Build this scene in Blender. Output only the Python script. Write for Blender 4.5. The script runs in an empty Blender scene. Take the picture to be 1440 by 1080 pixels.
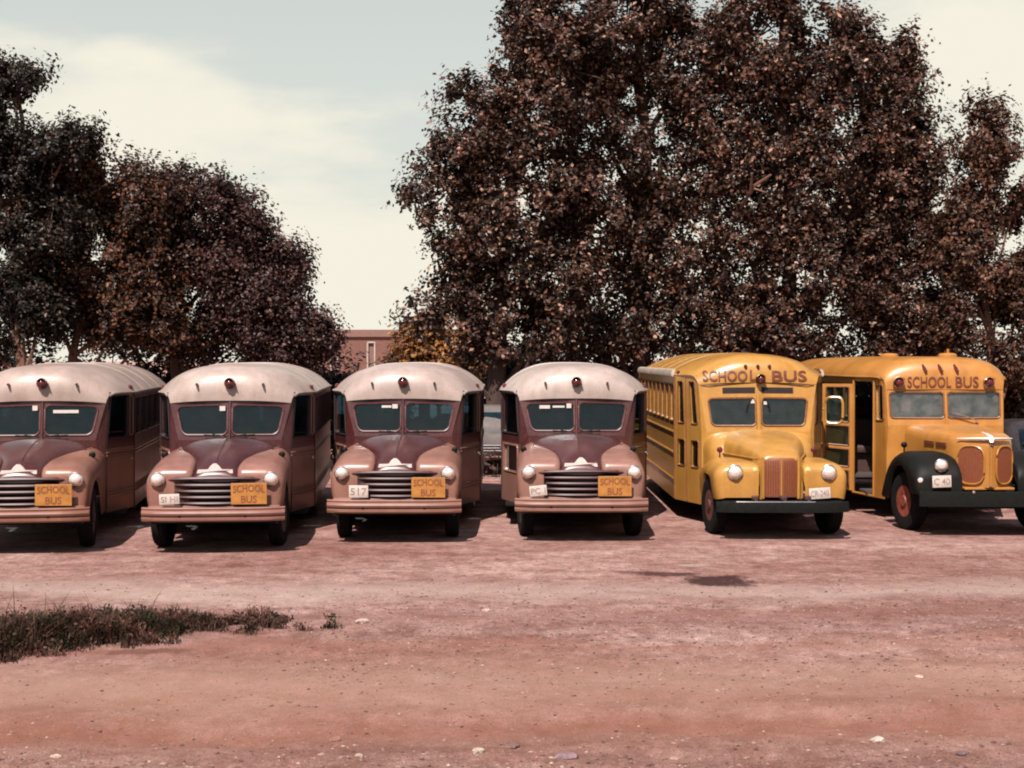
import bpy, bmesh, math, random
import numpy as np
from mathutils import Vector, Matrix, noise
from mathutils.bvhtree import BVHTree
R = math.radians
rng = np.random.default_rng(7)
random.seed(7)
S = bpy.context.scene
COL = S.collection

# ------------------------------------------------------------------ camera
EYE = 2.55
cam = bpy.data.objects.new('camera', bpy.data.cameras.new('camera'))
COL.objects.link(cam)
cam.location = (0, 0, EYE)
cam.rotation_euler = (R(89.0), 0, 0)
cam.data.sensor_width = 36
cam.data.lens = 50
cam.data.clip_end = 3000
S.camera = cam

# ------------------------------------------------------------------ light
SUN_EL, SUN_AZ = 54.0, 198.0            # azimuth clockwise from +Y
to_sun = Vector((math.sin(R(SUN_AZ)) * math.cos(R(SUN_EL)), math.cos(R(SUN_AZ)) * math.cos(R(SUN_EL)), math.sin(R(SUN_EL))))
sd = bpy.data.lights.new('sun', 'SUN')
sun = bpy.data.objects.new('sun', sd)
COL.objects.link(sun)
sd.energy = 5.0
sd.angle = R(0.5)
sd.color = (1.0, 0.87, 0.80)
sun.rotation_euler = to_sun.to_track_quat('Z', 'Y').to_euler()
sun.location = (-10, -20, 40)

W = bpy.data.worlds.new('World')
S.world = W
W.use_nodes = True
wt = W.node_tree
wt.nodes.clear()
def WN(t, **k):
    n = wt.nodes.new(t)
    for a, b in k.items():
        setattr(n, a, b)
    return n
out = WN('ShaderNodeOutputWorld')
bg = WN('ShaderNodeBackground')
bg.inputs['Strength'].default_value = 0.057
sky = WN('ShaderNodeTexSky')
sky.sky_type = 'NISHITA'
sky.sun_disc = False
sky.sun_elevation = R(SUN_EL)
sky.sun_rotation = R(SUN_AZ)
sky.dust_density = 2.0
tc = WN('ShaderNodeTexCoord')
mp = WN('ShaderNodeMapping')
mp.inputs['Scale'].default_value = (1.0, 1.0, 3.2)
mp.inputs['Location'].default_value = (0.35, 0.1, 0.0)
nz = WN('ShaderNodeTexNoise')
nz.inputs['Scale'].default_value = 2.6
nz.inputs['Detail'].default_value = 8
nz.inputs['Roughness'].default_value = 0.55
sep = WN('ShaderNodeSeparateXYZ')
mr = WN('ShaderNodeMapRange')           # cloud cover thins with height
mr.inputs['From Min'].default_value = 0.03
mr.inputs['From Max'].default_value = 0.42
mr.inputs['To Min'].default_value = 0.30
mr.inputs['To Max'].default_value = -0.16
add = WN('ShaderNodeMath', operation='ADD')
cr = WN('ShaderNodeMapRange')
cr.interpolation_type = 'SMOOTHSTEP'
cr.inputs['From Min'].default_value = 0.55
cr.inputs['From Max'].default_value = 0.69
pale = WN('ShaderNodeMix', data_type='RGBA')     # thin high veil over the blue
pale.inputs['B'].default_value = (7.8, 8.0, 7.1, 1)
cl = WN('ShaderNodeMix', data_type='RGBA')
cl.inputs['B'].default_value = (9.1, 8.7, 7.4, 1)
L = wt.links.new
L(tc.outputs['Generated'], mp.inputs['Vector'])
L(mp.outputs[0], nz.inputs['Vector'])
L(tc.outputs['Generated'], sep.inputs[0])
L(sep.outputs['Z'], mr.inputs['Value'])
L(nz.outputs[0], add.inputs[0])
L(mr.outputs[0], add.inputs[1])
L(add.outputs[0], cr.inputs['Value'])
vr = WN('ShaderNodeMapRange')           # the veil is thick low down, thin overhead
vr.inputs['From Min'].default_value = 0.0
vr.inputs['From Max'].default_value = 0.85
vr.inputs['To Min'].default_value = 1.0
vr.inputs['To Max'].default_value = 0.04
L(sep.outputs['Z'], vr.inputs['Value'])
L(vr.outputs[0], pale.inputs['Factor'])
L(sky.outputs[0], pale.inputs['A'])
L(pale.outputs['Result'], cl.inputs['A'])
L(cr.outputs[0], cl.inputs['Factor'])
L(cl.outputs['Result'], bg.inputs['Color'])
L(bg.outputs[0], out.inputs[0])

S.view_settings.view_transform = 'Standard'
S.view_settings.look = 'None'
S.view_settings.exposure = 0.82
S.view_settings.gamma = 1.0
S.render.engine = 'CYCLES'
S.cycles.max_bounces = 6
S.cycles.transparent_max_bounces = 8
S.cycles.filter_width = 2.0
S.cycles.use_denoising = True

# ------------------------------------------------------------------ materials
KA = 0.88                                # paints and soils a little darker, to go with the longer exposure
def kc(c):
    return tuple(x * KA for x in c)
def newmat(name):
    m = bpy.data.materials.new(name)
    m.use_nodes = True
    nt = m.node_tree
    return m, nt, nt.nodes['Principled BSDF']
def ramp(nt, fac, stops):
    r = nt.nodes.new('ShaderNodeValToRGB')
    els = r.color_ramp.elements
    while len(els) < len(stops):
        els.new(0.5)
    for e, (p, c) in zip(els, stops):
        e.position = p
        e.color = (*c, 1) if len(c) == 3 else c
    nt.links.new(fac, r.inputs[0])
    return r.outputs[0]
def tex(nt, scale, detail=5, rough=0.55, coord='Object', stretch=(1, 1, 1), rot=(0, 0, 0), loc=(0, 0, 0)):
    t = nt.nodes.new('ShaderNodeTexCoord')
    mpn = nt.nodes.new('ShaderNodeMapping')
    mpn.inputs['Scale'].default_value = stretch
    mpn.inputs['Rotation'].default_value = rot
    mpn.inputs['Location'].default_value = loc
    n = nt.nodes.new('ShaderNodeTexNoise')
    n.inputs['Scale'].default_value = scale
    n.inputs['Detail'].default_value = detail
    n.inputs['Roughness'].default_value = rough
    nt.links.new(t.outputs[coord], mpn.inputs[0])
    nt.links.new(mpn.outputs[0], n.inputs['Vector'])
    return n.outputs[0]
def mixc(nt, fac, a, b, blend='MIX'):
    n = nt.nodes.new('ShaderNodeMix')
    n.data_type = 'RGBA'
    n.blend_type = blend
    for sock, v in (('Factor', fac), ('A', a), ('B', b)):
        if isinstance(v, (tuple, list)):
            n.inputs[sock].default_value = (*v, 1)
        elif isinstance(v, (int, float)):
            n.inputs[sock].default_value = v
        else:
            nt.links.new(v, n.inputs[sock])
    return n.outputs['Result']
def math_(nt, op, a, b=None, c=None):
    n = nt.nodes.new('ShaderNodeMath')
    n.operation = op
    for i, v in enumerate((a, b, c)):
        if v is None:
            continue
        if isinstance(v, (int, float)):
            n.inputs[i].default_value = v
        else:
            nt.links.new(v, n.inputs[i])
    return n.outputs[0]
def bump(nt, p, h, strength, dist=0.01):
    b = nt.nodes.new('ShaderNodeBump')
    b.inputs['Strength'].default_value = strength
    b.inputs['Distance'].default_value = dist
    nt.links.new(h, b.inputs['Height'])
    nt.links.new(b.outputs[0], p.inputs['Normal'])
def paint(name, c, rough=0.38, dirt=0.35, dirtc=(0.15, 0.08, 0.06), coat=0.25):
    c, dirtc = kc(c), kc(dirtc)
    m, nt, p = newmat(name)
    n1 = tex(nt, 2.2, 6, 0.6)
    n2 = tex(nt, 26, 4, 0.65)
    faded = tuple(min(1, x * 1.3 + 0.004) for x in c)
    col = mixc(nt, ramp(nt, n1, [(0.35, (0, 0, 0)), (0.7, (1, 1, 1))]), c, faded)
    stk = tex(nt, 7, 5, 0.6, stretch=(1, 1, 0.08))
    col = mixc(nt, 0.35, col, ramp(nt, stk, [(0.35, (0.36, 0.33, 0.31)), (0.6, (0.55, 0.55, 0.55))]), 'OVERLAY')
    d = math_(nt, 'MULTIPLY', ramp(nt, n2, [(0.5, (0, 0, 0)), (0.78, (1, 1, 1))]), dirt)
    # road dust thrown up on the lower panels
    t = nt.nodes.new('ShaderNodeTexCoord')
    sp = nt.nodes.new('ShaderNodeSeparateXYZ')
    nt.links.new(t.outputs['Object'], sp.inputs[0])
    lo = nt.nodes.new('ShaderNodeMapRange')
    lo.inputs['From Min'].default_value = 1.0
    lo.inputs['From Max'].default_value = 0.3
    lo.inputs['To Min'].default_value = 0.0
    lo.inputs['To Max'].default_value = 0.55
    nt.links.new(sp.outputs[2], lo.inputs[0])
    d2 = math_(nt, 'MULTIPLY', lo.outputs[0], n1)
    dd = math_(nt, 'ADD', d, d2)
    col = mixc(nt, dd, col, dirtc)
    nt.links.new(col, p.inputs['Base Color'])
    ru = ramp(nt, tex(nt, 4.5, 9, 0.78, stretch=(1, 1, 0.7)), [(0.64, (0, 0, 0)), (0.70, (1, 1, 1))])
    col = mixc(nt, math_(nt, 'MULTIPLY', ru, 0.55), col, (0.075, 0.028, 0.014))
    nt.links.new(col, p.inputs['Base Color'])
    rr = math_(nt, 'MULTIPLY_ADD', n1, 0.3, rough - 0.15)
    nt.links.new(rr, p.inputs['Roughness'])
    p.inputs['Coat Weight'].default_value = coat
    p.inputs['Coat Roughness'].default_value = 0.22
    bump(nt, p, tex(nt, 3.5, 2), 0.12, 0.02)
    return m
def plain(name, c, rough=0.6, metal=0.0, spec=0.5, var=0.3, scale=20):
    if not metal:
        c = kc(c)
    m, nt, p = newmat(name)
    n1 = tex(nt, scale, 5)
    lo = tuple(x * (1 - var) for x in c)
    hi = tuple(min(1, x * (1 + var)) for x in c)
    nt.links.new(ramp(nt, n1, [(0.3, lo), (0.7, hi)]), p.inputs['Base Color'])
    p.inputs['Roughness'].default_value = rough
    p.inputs['Metallic'].default_value = metal
    p.inputs['Specular IOR Level'].default_value = spec
    return m
M = {}
M['maroon'] = paint('maroon_paint', (0.048, 0.010, 0.011), 0.36, coat=0.22)
M['tan'] = paint('tan_paint', (0.200, 0.096, 0.072), 0.38)
M['cream'] = paint('cream_roof_paint', (0.295, 0.24, 0.215), 0.5, 0.35, (0.19, 0.13, 0.105))
M['yellow'] = paint('yellow_paint', (0.345, 0.178, 0.036), 0.34, 0.25, (0.20, 0.08, 0.03))
M['yellow2'] = paint('old_yellow_paint', (0.34, 0.150, 0.028), 0.40, 0.3, (0.20, 0.08, 0.03))
M['railcream'] = paint('pale_rail_paint', (0.42, 0.35, 0.29), 0.45)  # pale tone paints in the light caught along the eave rail
M['black'] = paint('black_paint', (0.004, 0.0045, 0.004), 0.55, 0.08, (0.015, 0.012, 0.010), coat=0.0)
M['black'].node_tree.nodes['Principled BSDF'].inputs['Specular IOR Level'].default_value = 0.14
M['bumper_black'] = plain('bumper_black', (0.008, 0.009, 0.008), 0.65, spec=0.12)
M['grille_red'] = plain('grille_mesh_paint', (0.175, 0.048, 0.017), 0.6, var=0.35, scale=60)
M['dark'] = plain('chassis_grime', (0.012, 0.011, 0.011), 0.9, spec=0.1)
M['void'] = plain('dark_recess', (0.012, 0.008, 0.01), 0.9)
M['rubber'] = plain('tyre_rubber', (0.010, 0.010, 0.010), 0.9, spec=0.1)
M['gasket'] = plain('window_gasket', (0.02, 0.012, 0.013), 0.6)
M['gasket_maroon'] = plain('maroon_window_trim', (0.085, 0.024, 0.026), 0.45)
M['bar'] = plain('grille_bar_paint', (0.045, 0.014, 0.016), 0.46, var=0.3, spec=0.4)
M['gasket_yellow'] = plain('ochre_window_trim', (0.17, 0.065, 0.022), 0.5)
M['hub_red'] = plain('red_wheel_paint', (0.20, 0.045, 0.025), 0.65, var=0.5, scale=9)
M['hub_dull'] = plain('dull_red_wheel_paint', (0.085, 0.022, 0.015), 0.75, var=0.5, scale=9)  # darker copy of the red hub, fender shade put into its colour
M['hub_dark'] = plain('dark_wheel_paint', (0.05, 0.022, 0.02), 0.6)
M['chrome'] = plain('chrome', (0.78, 0.72, 0.68), 0.16, 1.0, var=0.12)
M['plate'] = plain('plate_white', (0.50, 0.44, 0.40), 0.45, var=0.12)
M['platetext'] = plain('plate_ink', (0.24, 0.19, 0.17), 0.6)
M['sign'] = plain('sign_yellow', (0.36, 0.155, 0.032), 0.5, var=0.25, scale=9)
M['bright'] = plain('bright_plated_trim', (0.86, 0.80, 0.76), 0.34, 0.45, var=0.1)
M['signtext'] = plain('sign_ink', (0.19, 0.055, 0.018), 0.6)
M['redtext'] = plain('red_lettering', (0.13, 0.030, 0.017), 0.5)
M['redlens'] = plain('red_lens', (0.09, 0.008, 0.012), 0.15, spec=0.8)
M['amber'] = plain('amber_lens', (0.75, 0.48, 0.18), 0.2)
M['paper'] = plain('paper_sticker', (0.55, 0.51, 0.48), 0.6, var=0.08)
M['seat'] = plain('seat_vinyl', (0.05, 0.025, 0.02), 0.6)
M['inner'] = plain('interior_panel', (0.05, 0.04, 0.04), 0.8)
def glassmat(name, tint, refl=0.5, dust=0.07):
    m, nt, p = newmat(name)
    nt.nodes.remove(p)
    o = nt.nodes['Material Output']
    tr = nt.nodes.new('ShaderNodeBsdfTransparent')
    tr.inputs[0].default_value = (*tint, 1)
    gl = nt.nodes.new('ShaderNodeBsdfGlossy')
    gl.inputs['Roughness'].default_value = 0.05
    gl.inputs[0].default_value = (0.72, 0.92, 0.98, 1)
    df = nt.nodes.new('ShaderNodeBsdfDiffuse')          # dust film
    df.inputs[0].default_value = (0.16, 0.15, 0.14, 1)
    fr = nt.nodes.new('ShaderNodeFresnel')
    fr.inputs[0].default_value = 1.5
    f2 = math_(nt, 'MULTIPLY_ADD', fr.outputs[0], 1.0, refl * 0.05)
    m1 = nt.nodes.new('ShaderNodeMixShader')
    m2 = nt.nodes.new('ShaderNodeMixShader')
    nt.links.new(math_(nt, 'MULTIPLY', ramp(nt, tex(nt, 6, 5), [(0.35, (0.25, 0.25, 0.25)), (0.75, (1, 1, 1))]), dust), m1.inputs[0])
    nt.links.new(tr.outputs[0], m1.inputs[1])
    nt.links.new(df.outputs[0], m1.inputs[2])
    nt.links.new(f2, m2.inputs[0])
    nt.links.new(m1.outputs[0], m2.inputs[1])
    nt.links.new(gl.outputs[0], m2.inputs[2])
    nt.links.new(m2.outputs[0], o.inputs[0])
    return m
M['glass'] = glassmat('window_glass', (0.20, 0.38, 0.44), 0.2, 0.03)
M['glass_grey'] = glassmat('greyish_glass', (0.30, 0.32, 0.36), 0.5, 0.11)
M['glass_dusty'] = glassmat('dusty_glass', (0.42, 0.36, 0.38), 1.2, 0.55)
m, nt, p = newmat('headlight_glass')
p.inputs['Base Color'].default_value = (0.85, 0.8, 0.74, 1)
p.inputs['Metallic'].default_value = 0.55
p.inputs['Roughness'].default_value = 0.12
p.inputs['Coat Weight'].default_value = 1.0
w = nt.nodes.new('ShaderNodeTexWave')
w.inputs['Scale'].default_value = 22
tcn = nt.nodes.new('ShaderNodeTexCoord')
nt.links.new(tcn.outputs['Object'], w.inputs['Vector'])
bump(nt, p, w.outputs[1], 0.25, 0.006)
M['lens'] = m

# ------------------------------------------------------------------ mesh builder
def tag(o, label=None, cat=None, group=None, kind=None):
    for k, v in (('label', label), ('category', cat), ('group', group), ('kind', kind)):
        if v:
            o[k] = v
    return o
def empty(name, loc=(0, 0, 0), rz=0.0):
    o = bpy.data.objects.new(name, None)
    COL.objects.link(o)
    o.location = loc
    o.rotation_euler = (0, 0, rz)
    o.empty_display_size = 0.3
    return o
class MB:
    def __init__(s):
        s.v, s.f = [], []
    def add(s, vs, fs):
        b = len(s.v)
        s.v += [tuple(x) for x in vs]
        s.f += [tuple(i + b for i in f) for f in fs]
    def quad(s, a, b, c, d):
        s.add([a, b, c, d], [(0, 1, 2, 3)])
    def box(s, x0, x1, y0, y1, z0, z1, bev=0.0):
        if bev:
            bm = bmesh.new()
            bmesh.ops.create_cube(bm, size=1)
            for v in bm.verts:
                v.co = Vector(((x0 + x1) / 2 + v.co.x * (x1 - x0), (y0 + y1) / 2 + v.co.y * (y1 - y0), (z0 + z1) / 2 + v.co.z * (z1 - z0)))
            bmesh.ops.bevel(bm, geom=bm.edges[:], offset=bev, segments=2, affect='EDGES', profile=0.5)
            bm.verts.ensure_lookup_table()
            s.add([v.co for v in bm.verts], [[v.index for v in f.verts] for f in bm.faces])
            bm.free()
            return
        vs = [(x, y, z) for x in (x0, x1) for y in (y0, y1) for z in (z0, z1)]
        s.add(vs, [(0, 1, 3, 2), (4, 6, 7, 5), (0, 4, 5, 1), (2, 3, 7, 6), (0, 2, 6, 4), (1, 5, 7, 3)])
    def loft(s, rings, closed=False, cap0=False, cap1=False):
        n = len(rings[0])
        b = len(s.v)
        for r in rings:
            s.v += [tuple(p) for p in r]
        for i in range(len(rings) - 1):
            for j in range(n if closed else n - 1):
                k = (j + 1) % n
                s.f.append((b + i * n + j, b + i * n + k, b + (i + 1) * n + k, b + (i + 1) * n + j))
        if cap0:
            s.f.append(tuple(b + j for j in range(n))[::-1])
        if cap1:
            s.f.append(tuple(b + (len(rings) - 1) * n + j for j in range(n)))
    def tube(s, pts, r, n=6, closed=False, caps=True):
        pts = [Vector(p) for p in pts]
        m_ = len(pts)
        rs = r if isinstance(r, (list, tuple)) else [r] * m_
        rings = []
        up = Vector((0, 0, 1))
        for i, p in enumerate(pts):
            a = pts[(i - 1) % m_] if closed else pts[max(i - 1, 0)]
            c = pts[(i + 1) % m_] if closed else pts[min(i + 1, m_ - 1)]
            t = (c - a).normalized() if (c - a).length > 1e-9 else Vector((0, 0, 1))
            u = t.cross(up)
            if u.length < 0.15:
                u = t.cross(Vector((1, 0, 0)))
            u.normalize()
            w_ = t.cross(u)
            rings.append([p + (u * math.cos(k * 2 * math.pi / n) + w_ * math.sin(k * 2 * math.pi / n)) * rs[i] for k in range(n)])
        if closed:
            rings.append(rings[0])
        s.loft(rings, closed=True, cap0=caps and not closed, cap1=caps and not closed)
    def lathe(s, prof, center, axis='y', n=20, cap=True):
        # prof: (radius, offset along axis); axis 'y' offset is towards -y
        cx, cy, cz = center
        rings = []
        for r, o in prof:
            ring = []
            for k in range(n):
                a = 2 * math.pi * k / n
                if axis == 'y':
                    ring.append((cx + r * math.cos(a), cy - o, cz + r * math.sin(a)))
                elif axis == 'x':
                    ring.append((cx + o, cy + r * math.cos(a), cz + r * math.sin(a)))
                else:
                    ring.append((cx + r * math.cos(a), cy + r * math.sin(a), cz + o))
            rings.append(ring)
        s.loft(rings, closed=True, cap0=cap, cap1=cap)
    def build(s, name, mat, parent=None, smooth=True, angle=35):
        me = bpy.data.meshes.new(name)
        me.from_pydata(s.v, [], s.f)
        bm = bmesh.new()
        bm.from_mesh(me)
        bmesh.ops.remove_doubles(bm, verts=bm.verts[:], dist=0.0005)
        bmesh.ops.recalc_face_normals(bm, faces=bm.faces[:])
        ca = math.cos(R(angle))
        for f in bm.faces:
            f.smooth = smooth
        if smooth:
            for e in bm.edges:
                if len(e.link_faces) != 2:
                    e.smooth = False
                elif e.link_faces[0].normal.dot(e.link_faces[1].normal) < ca:
                    e.smooth = False
        bm.to_mesh(me)
        bm.free()
        me.materials.append(M[mat] if isinstance(mat, str) else mat)
        o = bpy.data.objects.new(name, me)
        COL.objects.link(o)
        if parent:
            o.parent = parent
        return o
def bvh_of(o):
    me = o.data
    return BVHTree.FromPolygons([v.co.copy() for v in me.vertices], [tuple(p.vertices) for p in me.polygons])
def surf_y(b, x, z, default=0.0, y0=-3.0):
    h = b.ray_cast(Vector((x, y0, z)), Vector((0, 1, 0)))
    return h[0].y if h[0] is not None else default
def copy_tree(o, parent=None):
    c = o.copy()
    COL.objects.link(c)
    if parent:
        c.parent = parent
    for ch in [k for k in KIDS.get(o.name, [])]:
        copy_tree(ch, c)
    return c
KIDS = {}
def index_kids():
    KIDS.clear()
    for o in bpy.data.objects:
        if o.parent:
            KIDS.setdefault(o.parent.name, []).append(o)
def lettering(txt, x0, x1, z0, z1, yfun, parent, mat, off=0.012, bold=0.02, shear=0.0, arc=0.0, name='lettering', face=-1):
    cu = bpy.data.curves.new('text', 'FONT')
    cu.body = txt
    cu.resolution_u = 3
    cu.offset = bold
    cu.fill_mode = 'FRONT' if hasattr(cu, 'fill_mode') else cu.fill_mode
    t = bpy.data.objects.new('text', cu)
    COL.objects.link(t)
    dg = bpy.context.evaluated_depsgraph_get()
    me = t.evaluated_get(dg).to_mesh()
    bm = bmesh.new()
    bm.from_mesh(me)
    t.evaluated_get(dg).to_mesh_clear()
    bpy.data.objects.remove(t)
    bpy.data.curves.remove(cu)
    bmesh.ops.remove_doubles(bm, verts=bm.verts[:], dist=1e-4)
    bmesh.ops.triangulate(bm, faces=bm.faces[:])
    bmesh.ops.subdivide_edges(bm, edges=[e for e in bm.edges if e.calc_length() > 0.25], cuts=1)
    bmesh.ops.triangulate(bm, faces=bm.faces[:])
    xs = [v.co.x for v in bm.verts]
    ys = [v.co.y for v in bm.verts]
    ax, bx, ay, by = min(xs), max(xs), min(ys), max(ys)
    mb = MB()
    for v in bm.verts:
        u = (v.co.x - ax) / (bx - ax)
        q = (v.co.y - ay) / (by - ay)
        x = x0 + (x1 - x0) * u
        z = z0 + (z1 - z0) * q + arc * (1 - (2 * u - 1) ** 2)
        mb.v.append((x, yfun(x, z) - off, z))
    bm.verts.index_update()
    mb.f = [tuple(v.index for v in f.verts) for f in bm.faces]
    bm.free()
    return mb.build(name, mat, parent, smooth=False)

# ---- panels with window openings
def mir(p):
    return Vector((-p[0], p[1], p[2]))
def panel(mb, P, hole=None, side=1, reveal=0.03, na=5):
    """P = bl, br, tr, tl seen from outside. hole = margins (l, r, b, t, corner radius) in metres. Returns (loop, normal)."""
    P = [Vector(p) for p in P]
    if side < 0:
        P = [mir(P[1]), mir(P[0]), mir(P[3]), mir(P[2])]
        if hole:
            hole = (hole[1], hole[0], *hole[2:])
    bl, br, tr, tl = P
    if not hole:
        mb.quad(bl, br, tr, tl)
        return None
    W_ = ((br - bl).length + (tr - tl).length) / 2
    H_ = ((tl - bl).length + (tr - br).length) / 2
    def B(x, y):
        u, v = x / W_, y / H_
        return bl * (1 - u) * (1 - v) + br * u * (1 - v) + tr * u * v + tl * (1 - u) * v
    l, r_, b_, t_, rad = hole
    x0, x1, y0, y1 = l, W_ - r_, b_, H_ - t_
    rad = min(rad, (x1 - x0) * 0.45, (y1 - y0) * 0.45)
    inner, outer = [], []
    for (cx, cy, a0, ox, oy) in ((x0 + rad, y0 + rad, 180, 0, 0), (x1 - rad, y0 + rad, 270, W_, 0), (x1 - rad, y1 - rad, 0, W_, H_), (x0 + rad, y1 - rad, 90, 0, H_)):
        for k in range(na):
            a = R(a0 + 90 * k / (na - 1))
            px, py = cx + rad * math.cos(a), cy + rad * math.sin(a)
            inner.append((px, py))
            vert_first = a0 in (180, 0)
            h = (na - 1) / 2
            f = k / h if k <= h else (na - 1 - k) / h
            first = k <= h
            if first == vert_first:       # on the vertical edge
                outer.append((ox, cy + (oy - cy) * f))
            else:
                outer.append((cx + (ox - cx) * f, oy))
    I = [B(*q) for q in inner]
    O = [B(*q) for q in outer]
    nrm = (br - bl).cross(tl - bl).normalized()
    mb.loft([O, I, [p - nrm * reveal for p in I]], closed=True)
    return I, nrm
def glaze(loop, name, parent, gasket='gasket', gname='gasket', depth=0.02, gr=0.012, mat='glass'):
    I, n = loop
    g = MB()
    g.add([p - n * depth for p in I], [tuple(range(len(I)))])
    pane = g.build(name, mat, parent, smooth=False)
    t = MB()
    t.tube([p + n * 0.002 for p in I], gr, 5, closed=True)
    t.build(gname, gasket, pane)
    return pane
def lerp(a, b, t):
    return Vector(a) * (1 - t) + Vector(b) * t
def sub_quad(P, u0, u1, v0, v1):
    bl, br, tr, tl = [Vector(p) for p in P]
    B = lambda u, v: bl * (1 - u) * (1 - v) + br * u * (1 - v) + tr * u * v + tl * (1 - u) * v
    return [B(u0, v0), B(u1, v0), B(u1, v1), B(u0, v1)]

def roof_loft(mb, st, ns=29):
    rings = []
    for (w_, ye, yc, e, c, p_, q_) in st:
        ring = []
        for i in range(ns):
            s_ = math.sin(math.pi / 2 * (2 * i / (ns - 1) - 1))
            a = abs(s_)
            ring.append((w_ * s_, yc + (ye - yc) * a ** 3, e + (c - e) * max(0, 1 - a ** p_) ** q_))
        rings.append(ring)
    mb.loft(rings)
    return rings
def hood_loft(mb, st, n=21, cap=True):
    rings = []
    for (y, w_, zt, zb, p_) in st:
        ring = []
        for i in range(n):
            th = math.pi * (1 - i / (n - 1))
            c, s_ = math.cos(th), math.sin(th)
            ring.append((w_ * math.copysign(abs(c) ** (2 / p_), c), y, zb + (zt - zb) * abs(s_) ** (2 / p_)))
        rings.append(ring)
    mb.loft(rings, cap1=cap)
def fender(mb, side, st, na=7):
    rings = []
    for (y, xi, xo, zt, zb, ri, di, rx, rz) in st:
        ring = [(xi, zt - di - 0.15)]
        for k in range(na):
            a = R(180 - 90 * k / (na - 1))
            ring.append((xi + ri + ri * math.cos(a), zt - di + di * math.sin(a)))
        for k in range(na):
            a = R(90 - 90 * k / (na - 1))
            ring.append((xo - rx + rx * math.cos(a), zt - rz + rz * math.sin(a)))
        zlow = min(zb, zt - rz)
        ring.append((xo - 0.005, (zt - rz + zlow) / 2))
        ring.append((xo - 0.03, zb))
        rings.append([(side * x, y, z) for x, z in ring])
    # front cap: last profile closed towards the inner lower corner
    mb.loft(rings)
    f = rings[0]
    s0 = st[0]
    b = len(mb.v)
    mb.v += f + [(side * s0[1], s0[0], s0[4])]
    mb.f.append(tuple(range(b, b + len(f) + 1)))
def arch(y, R_, zc, low):
    return max(low, zc + math.sqrt(R_ * R_ - y * y)) if abs(y) < R_ else low
def wheel(parent, x, y, r, wd, hub, steer=0.0, dual=False, tname='tyre'):
    sgn = 1 if x > 0 else -1
    t = MB()
    for dx in ((0,) if not dual else (0, -sgn * (wd + 0.04))):
        t.lathe([(r * 0.55, -wd * 0.42), (r * 0.8, -wd * 0.5), (r * 0.95, -wd * 0.44), (r, -wd * 0.28), (r * 0.985, -wd * 0.1), (r * 1.0, -wd * 0.08), (r * 1.0, wd * 0.08), (r * 0.985, wd * 0.1), (r, wd * 0.28), (r * 0.95, wd * 0.44), (r * 0.8, wd * 0.5), (r * 0.55, wd * 0.42)], (dx, 0, 0), 'x', 28, cap=False)
    o = t.build('wheel', 'rubber', parent)
    o.location = (x, y, r)
    o.rotation_euler = (0, 0, steer)
    h = MB()
    h.lathe([(r * 0.58, sgn * wd * 0.40), (r * 0.52, sgn * wd * 0.3), (r * 0.40, sgn * wd * 0.18), (r * 0.22, sgn * wd * 0.30), (r * 0.18, sgn * wd * 0.5), (0.02, sgn * wd * 0.52)], (0, 0, 0), 'x', 24)
    for k in range(6):
        a = k * math.pi / 3
        h.lathe([(0.016, sgn * wd * 0.25), (0.016, sgn * wd * 0.36), (0.004, sgn * wd * 0.38)], (0, r * 0.31 * math.cos(a), r * 0.31 * math.sin(a)), 'x', 6)
    h.build('hub', hub, o)
    return o
def headlight(parent, x, y, z, r, rim='chrome'):
    b = MB()
    b.lathe([(r * 0.3, -0.16), (r * 0.8, -0.08), (r * 1.02, 0.0), (r * 1.12, 0.02), (r * 1.12, 0.035), (r * 0.98, 0.045), (r * 0.95, 0.03)], (x, y, z), 'y', 24, cap=False)
    o = b.build('headlight', rim, parent)
    l = MB()
    l.lathe([(r * 0.97, 0.03), (r * 0.85, 0.055), (r * 0.6, 0.078), (r * 0.3, 0.09), (0.003, 0.094)], (x, y, z), 'y', 24, cap=False)
    l.build('lens', 'lens', o)
    return o
def dome_lamp(parent, x, y, z, r, name='warning_lamp', mat='redlens', hood=True, ring=None):
    b = MB()
    b.lathe([(r * 0.7, -0.06), (r, 0.0), (r * 1.08, 0.03), (r * 1.0, 0.045)], (x, y, z), 'y', 18)
    o = b.build(name, ring or 'black', parent)
    l = MB()
    l.lathe([(r * 0.95, 0.045), (r * 0.85, 0.075), (r * 0.5, 0.1), (0.003, 0.108)], (x, y, z), 'y', 18, cap=False)
    l.build('lens', mat, o)
    if hood:
        h = MB()
        rings = []
        for d, rr in ((0.0, 1.12), (0.09, 1.14), (0.13, 1.06)):
            rings.append([(x + r * rr * math.cos(a), y - d, z + r * rr * math.sin(a)) for a in [R(25 + 130 * k / 12) for k in range(13)]])
        h.loft(rings)
        h.build('lamp_hood', 'chrome', o)
    return o
def plate(parent, x, y, z, w_, h_, txt, tilt=0.0):
    b = MB()
    b.box(-w_ / 2, w_ / 2, -0.006, 0.006, -h_ / 2, h_ / 2, 0.004)
    o = b.build('license_plate', 'plate', parent)
    o.location = (x, y, z)
    o.rotation_euler = (0, tilt, 0)
    if txt:
        lettering(txt, -w_ * 0.42, w_ * 0.42, -h_ * 0.30, h_ * 0.28, lambda a, b_: -0.006, o, 'platetext', off=0.002, bold=0.01)
    return o
def mirror_arm(parent, pts, head, rx, rz, mat='black'):
    b = MB()
    b.tube(pts, 0.012, 6)
    o = b.build('mirror', mat, parent)
    h = MB()
    h.lathe([(0.01, -0.03), (1.0, -0.01), (1.0, 0.01), (0.01, 0.02)], (0, 0, 0), 'y', 18)
    h.v = [(head[0] + v[0] * rx, head[1] + v[1], head[2] + v[2] * rz) for v in h.v]
    h.build('mirror_glass', 'chrome', o)

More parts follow.
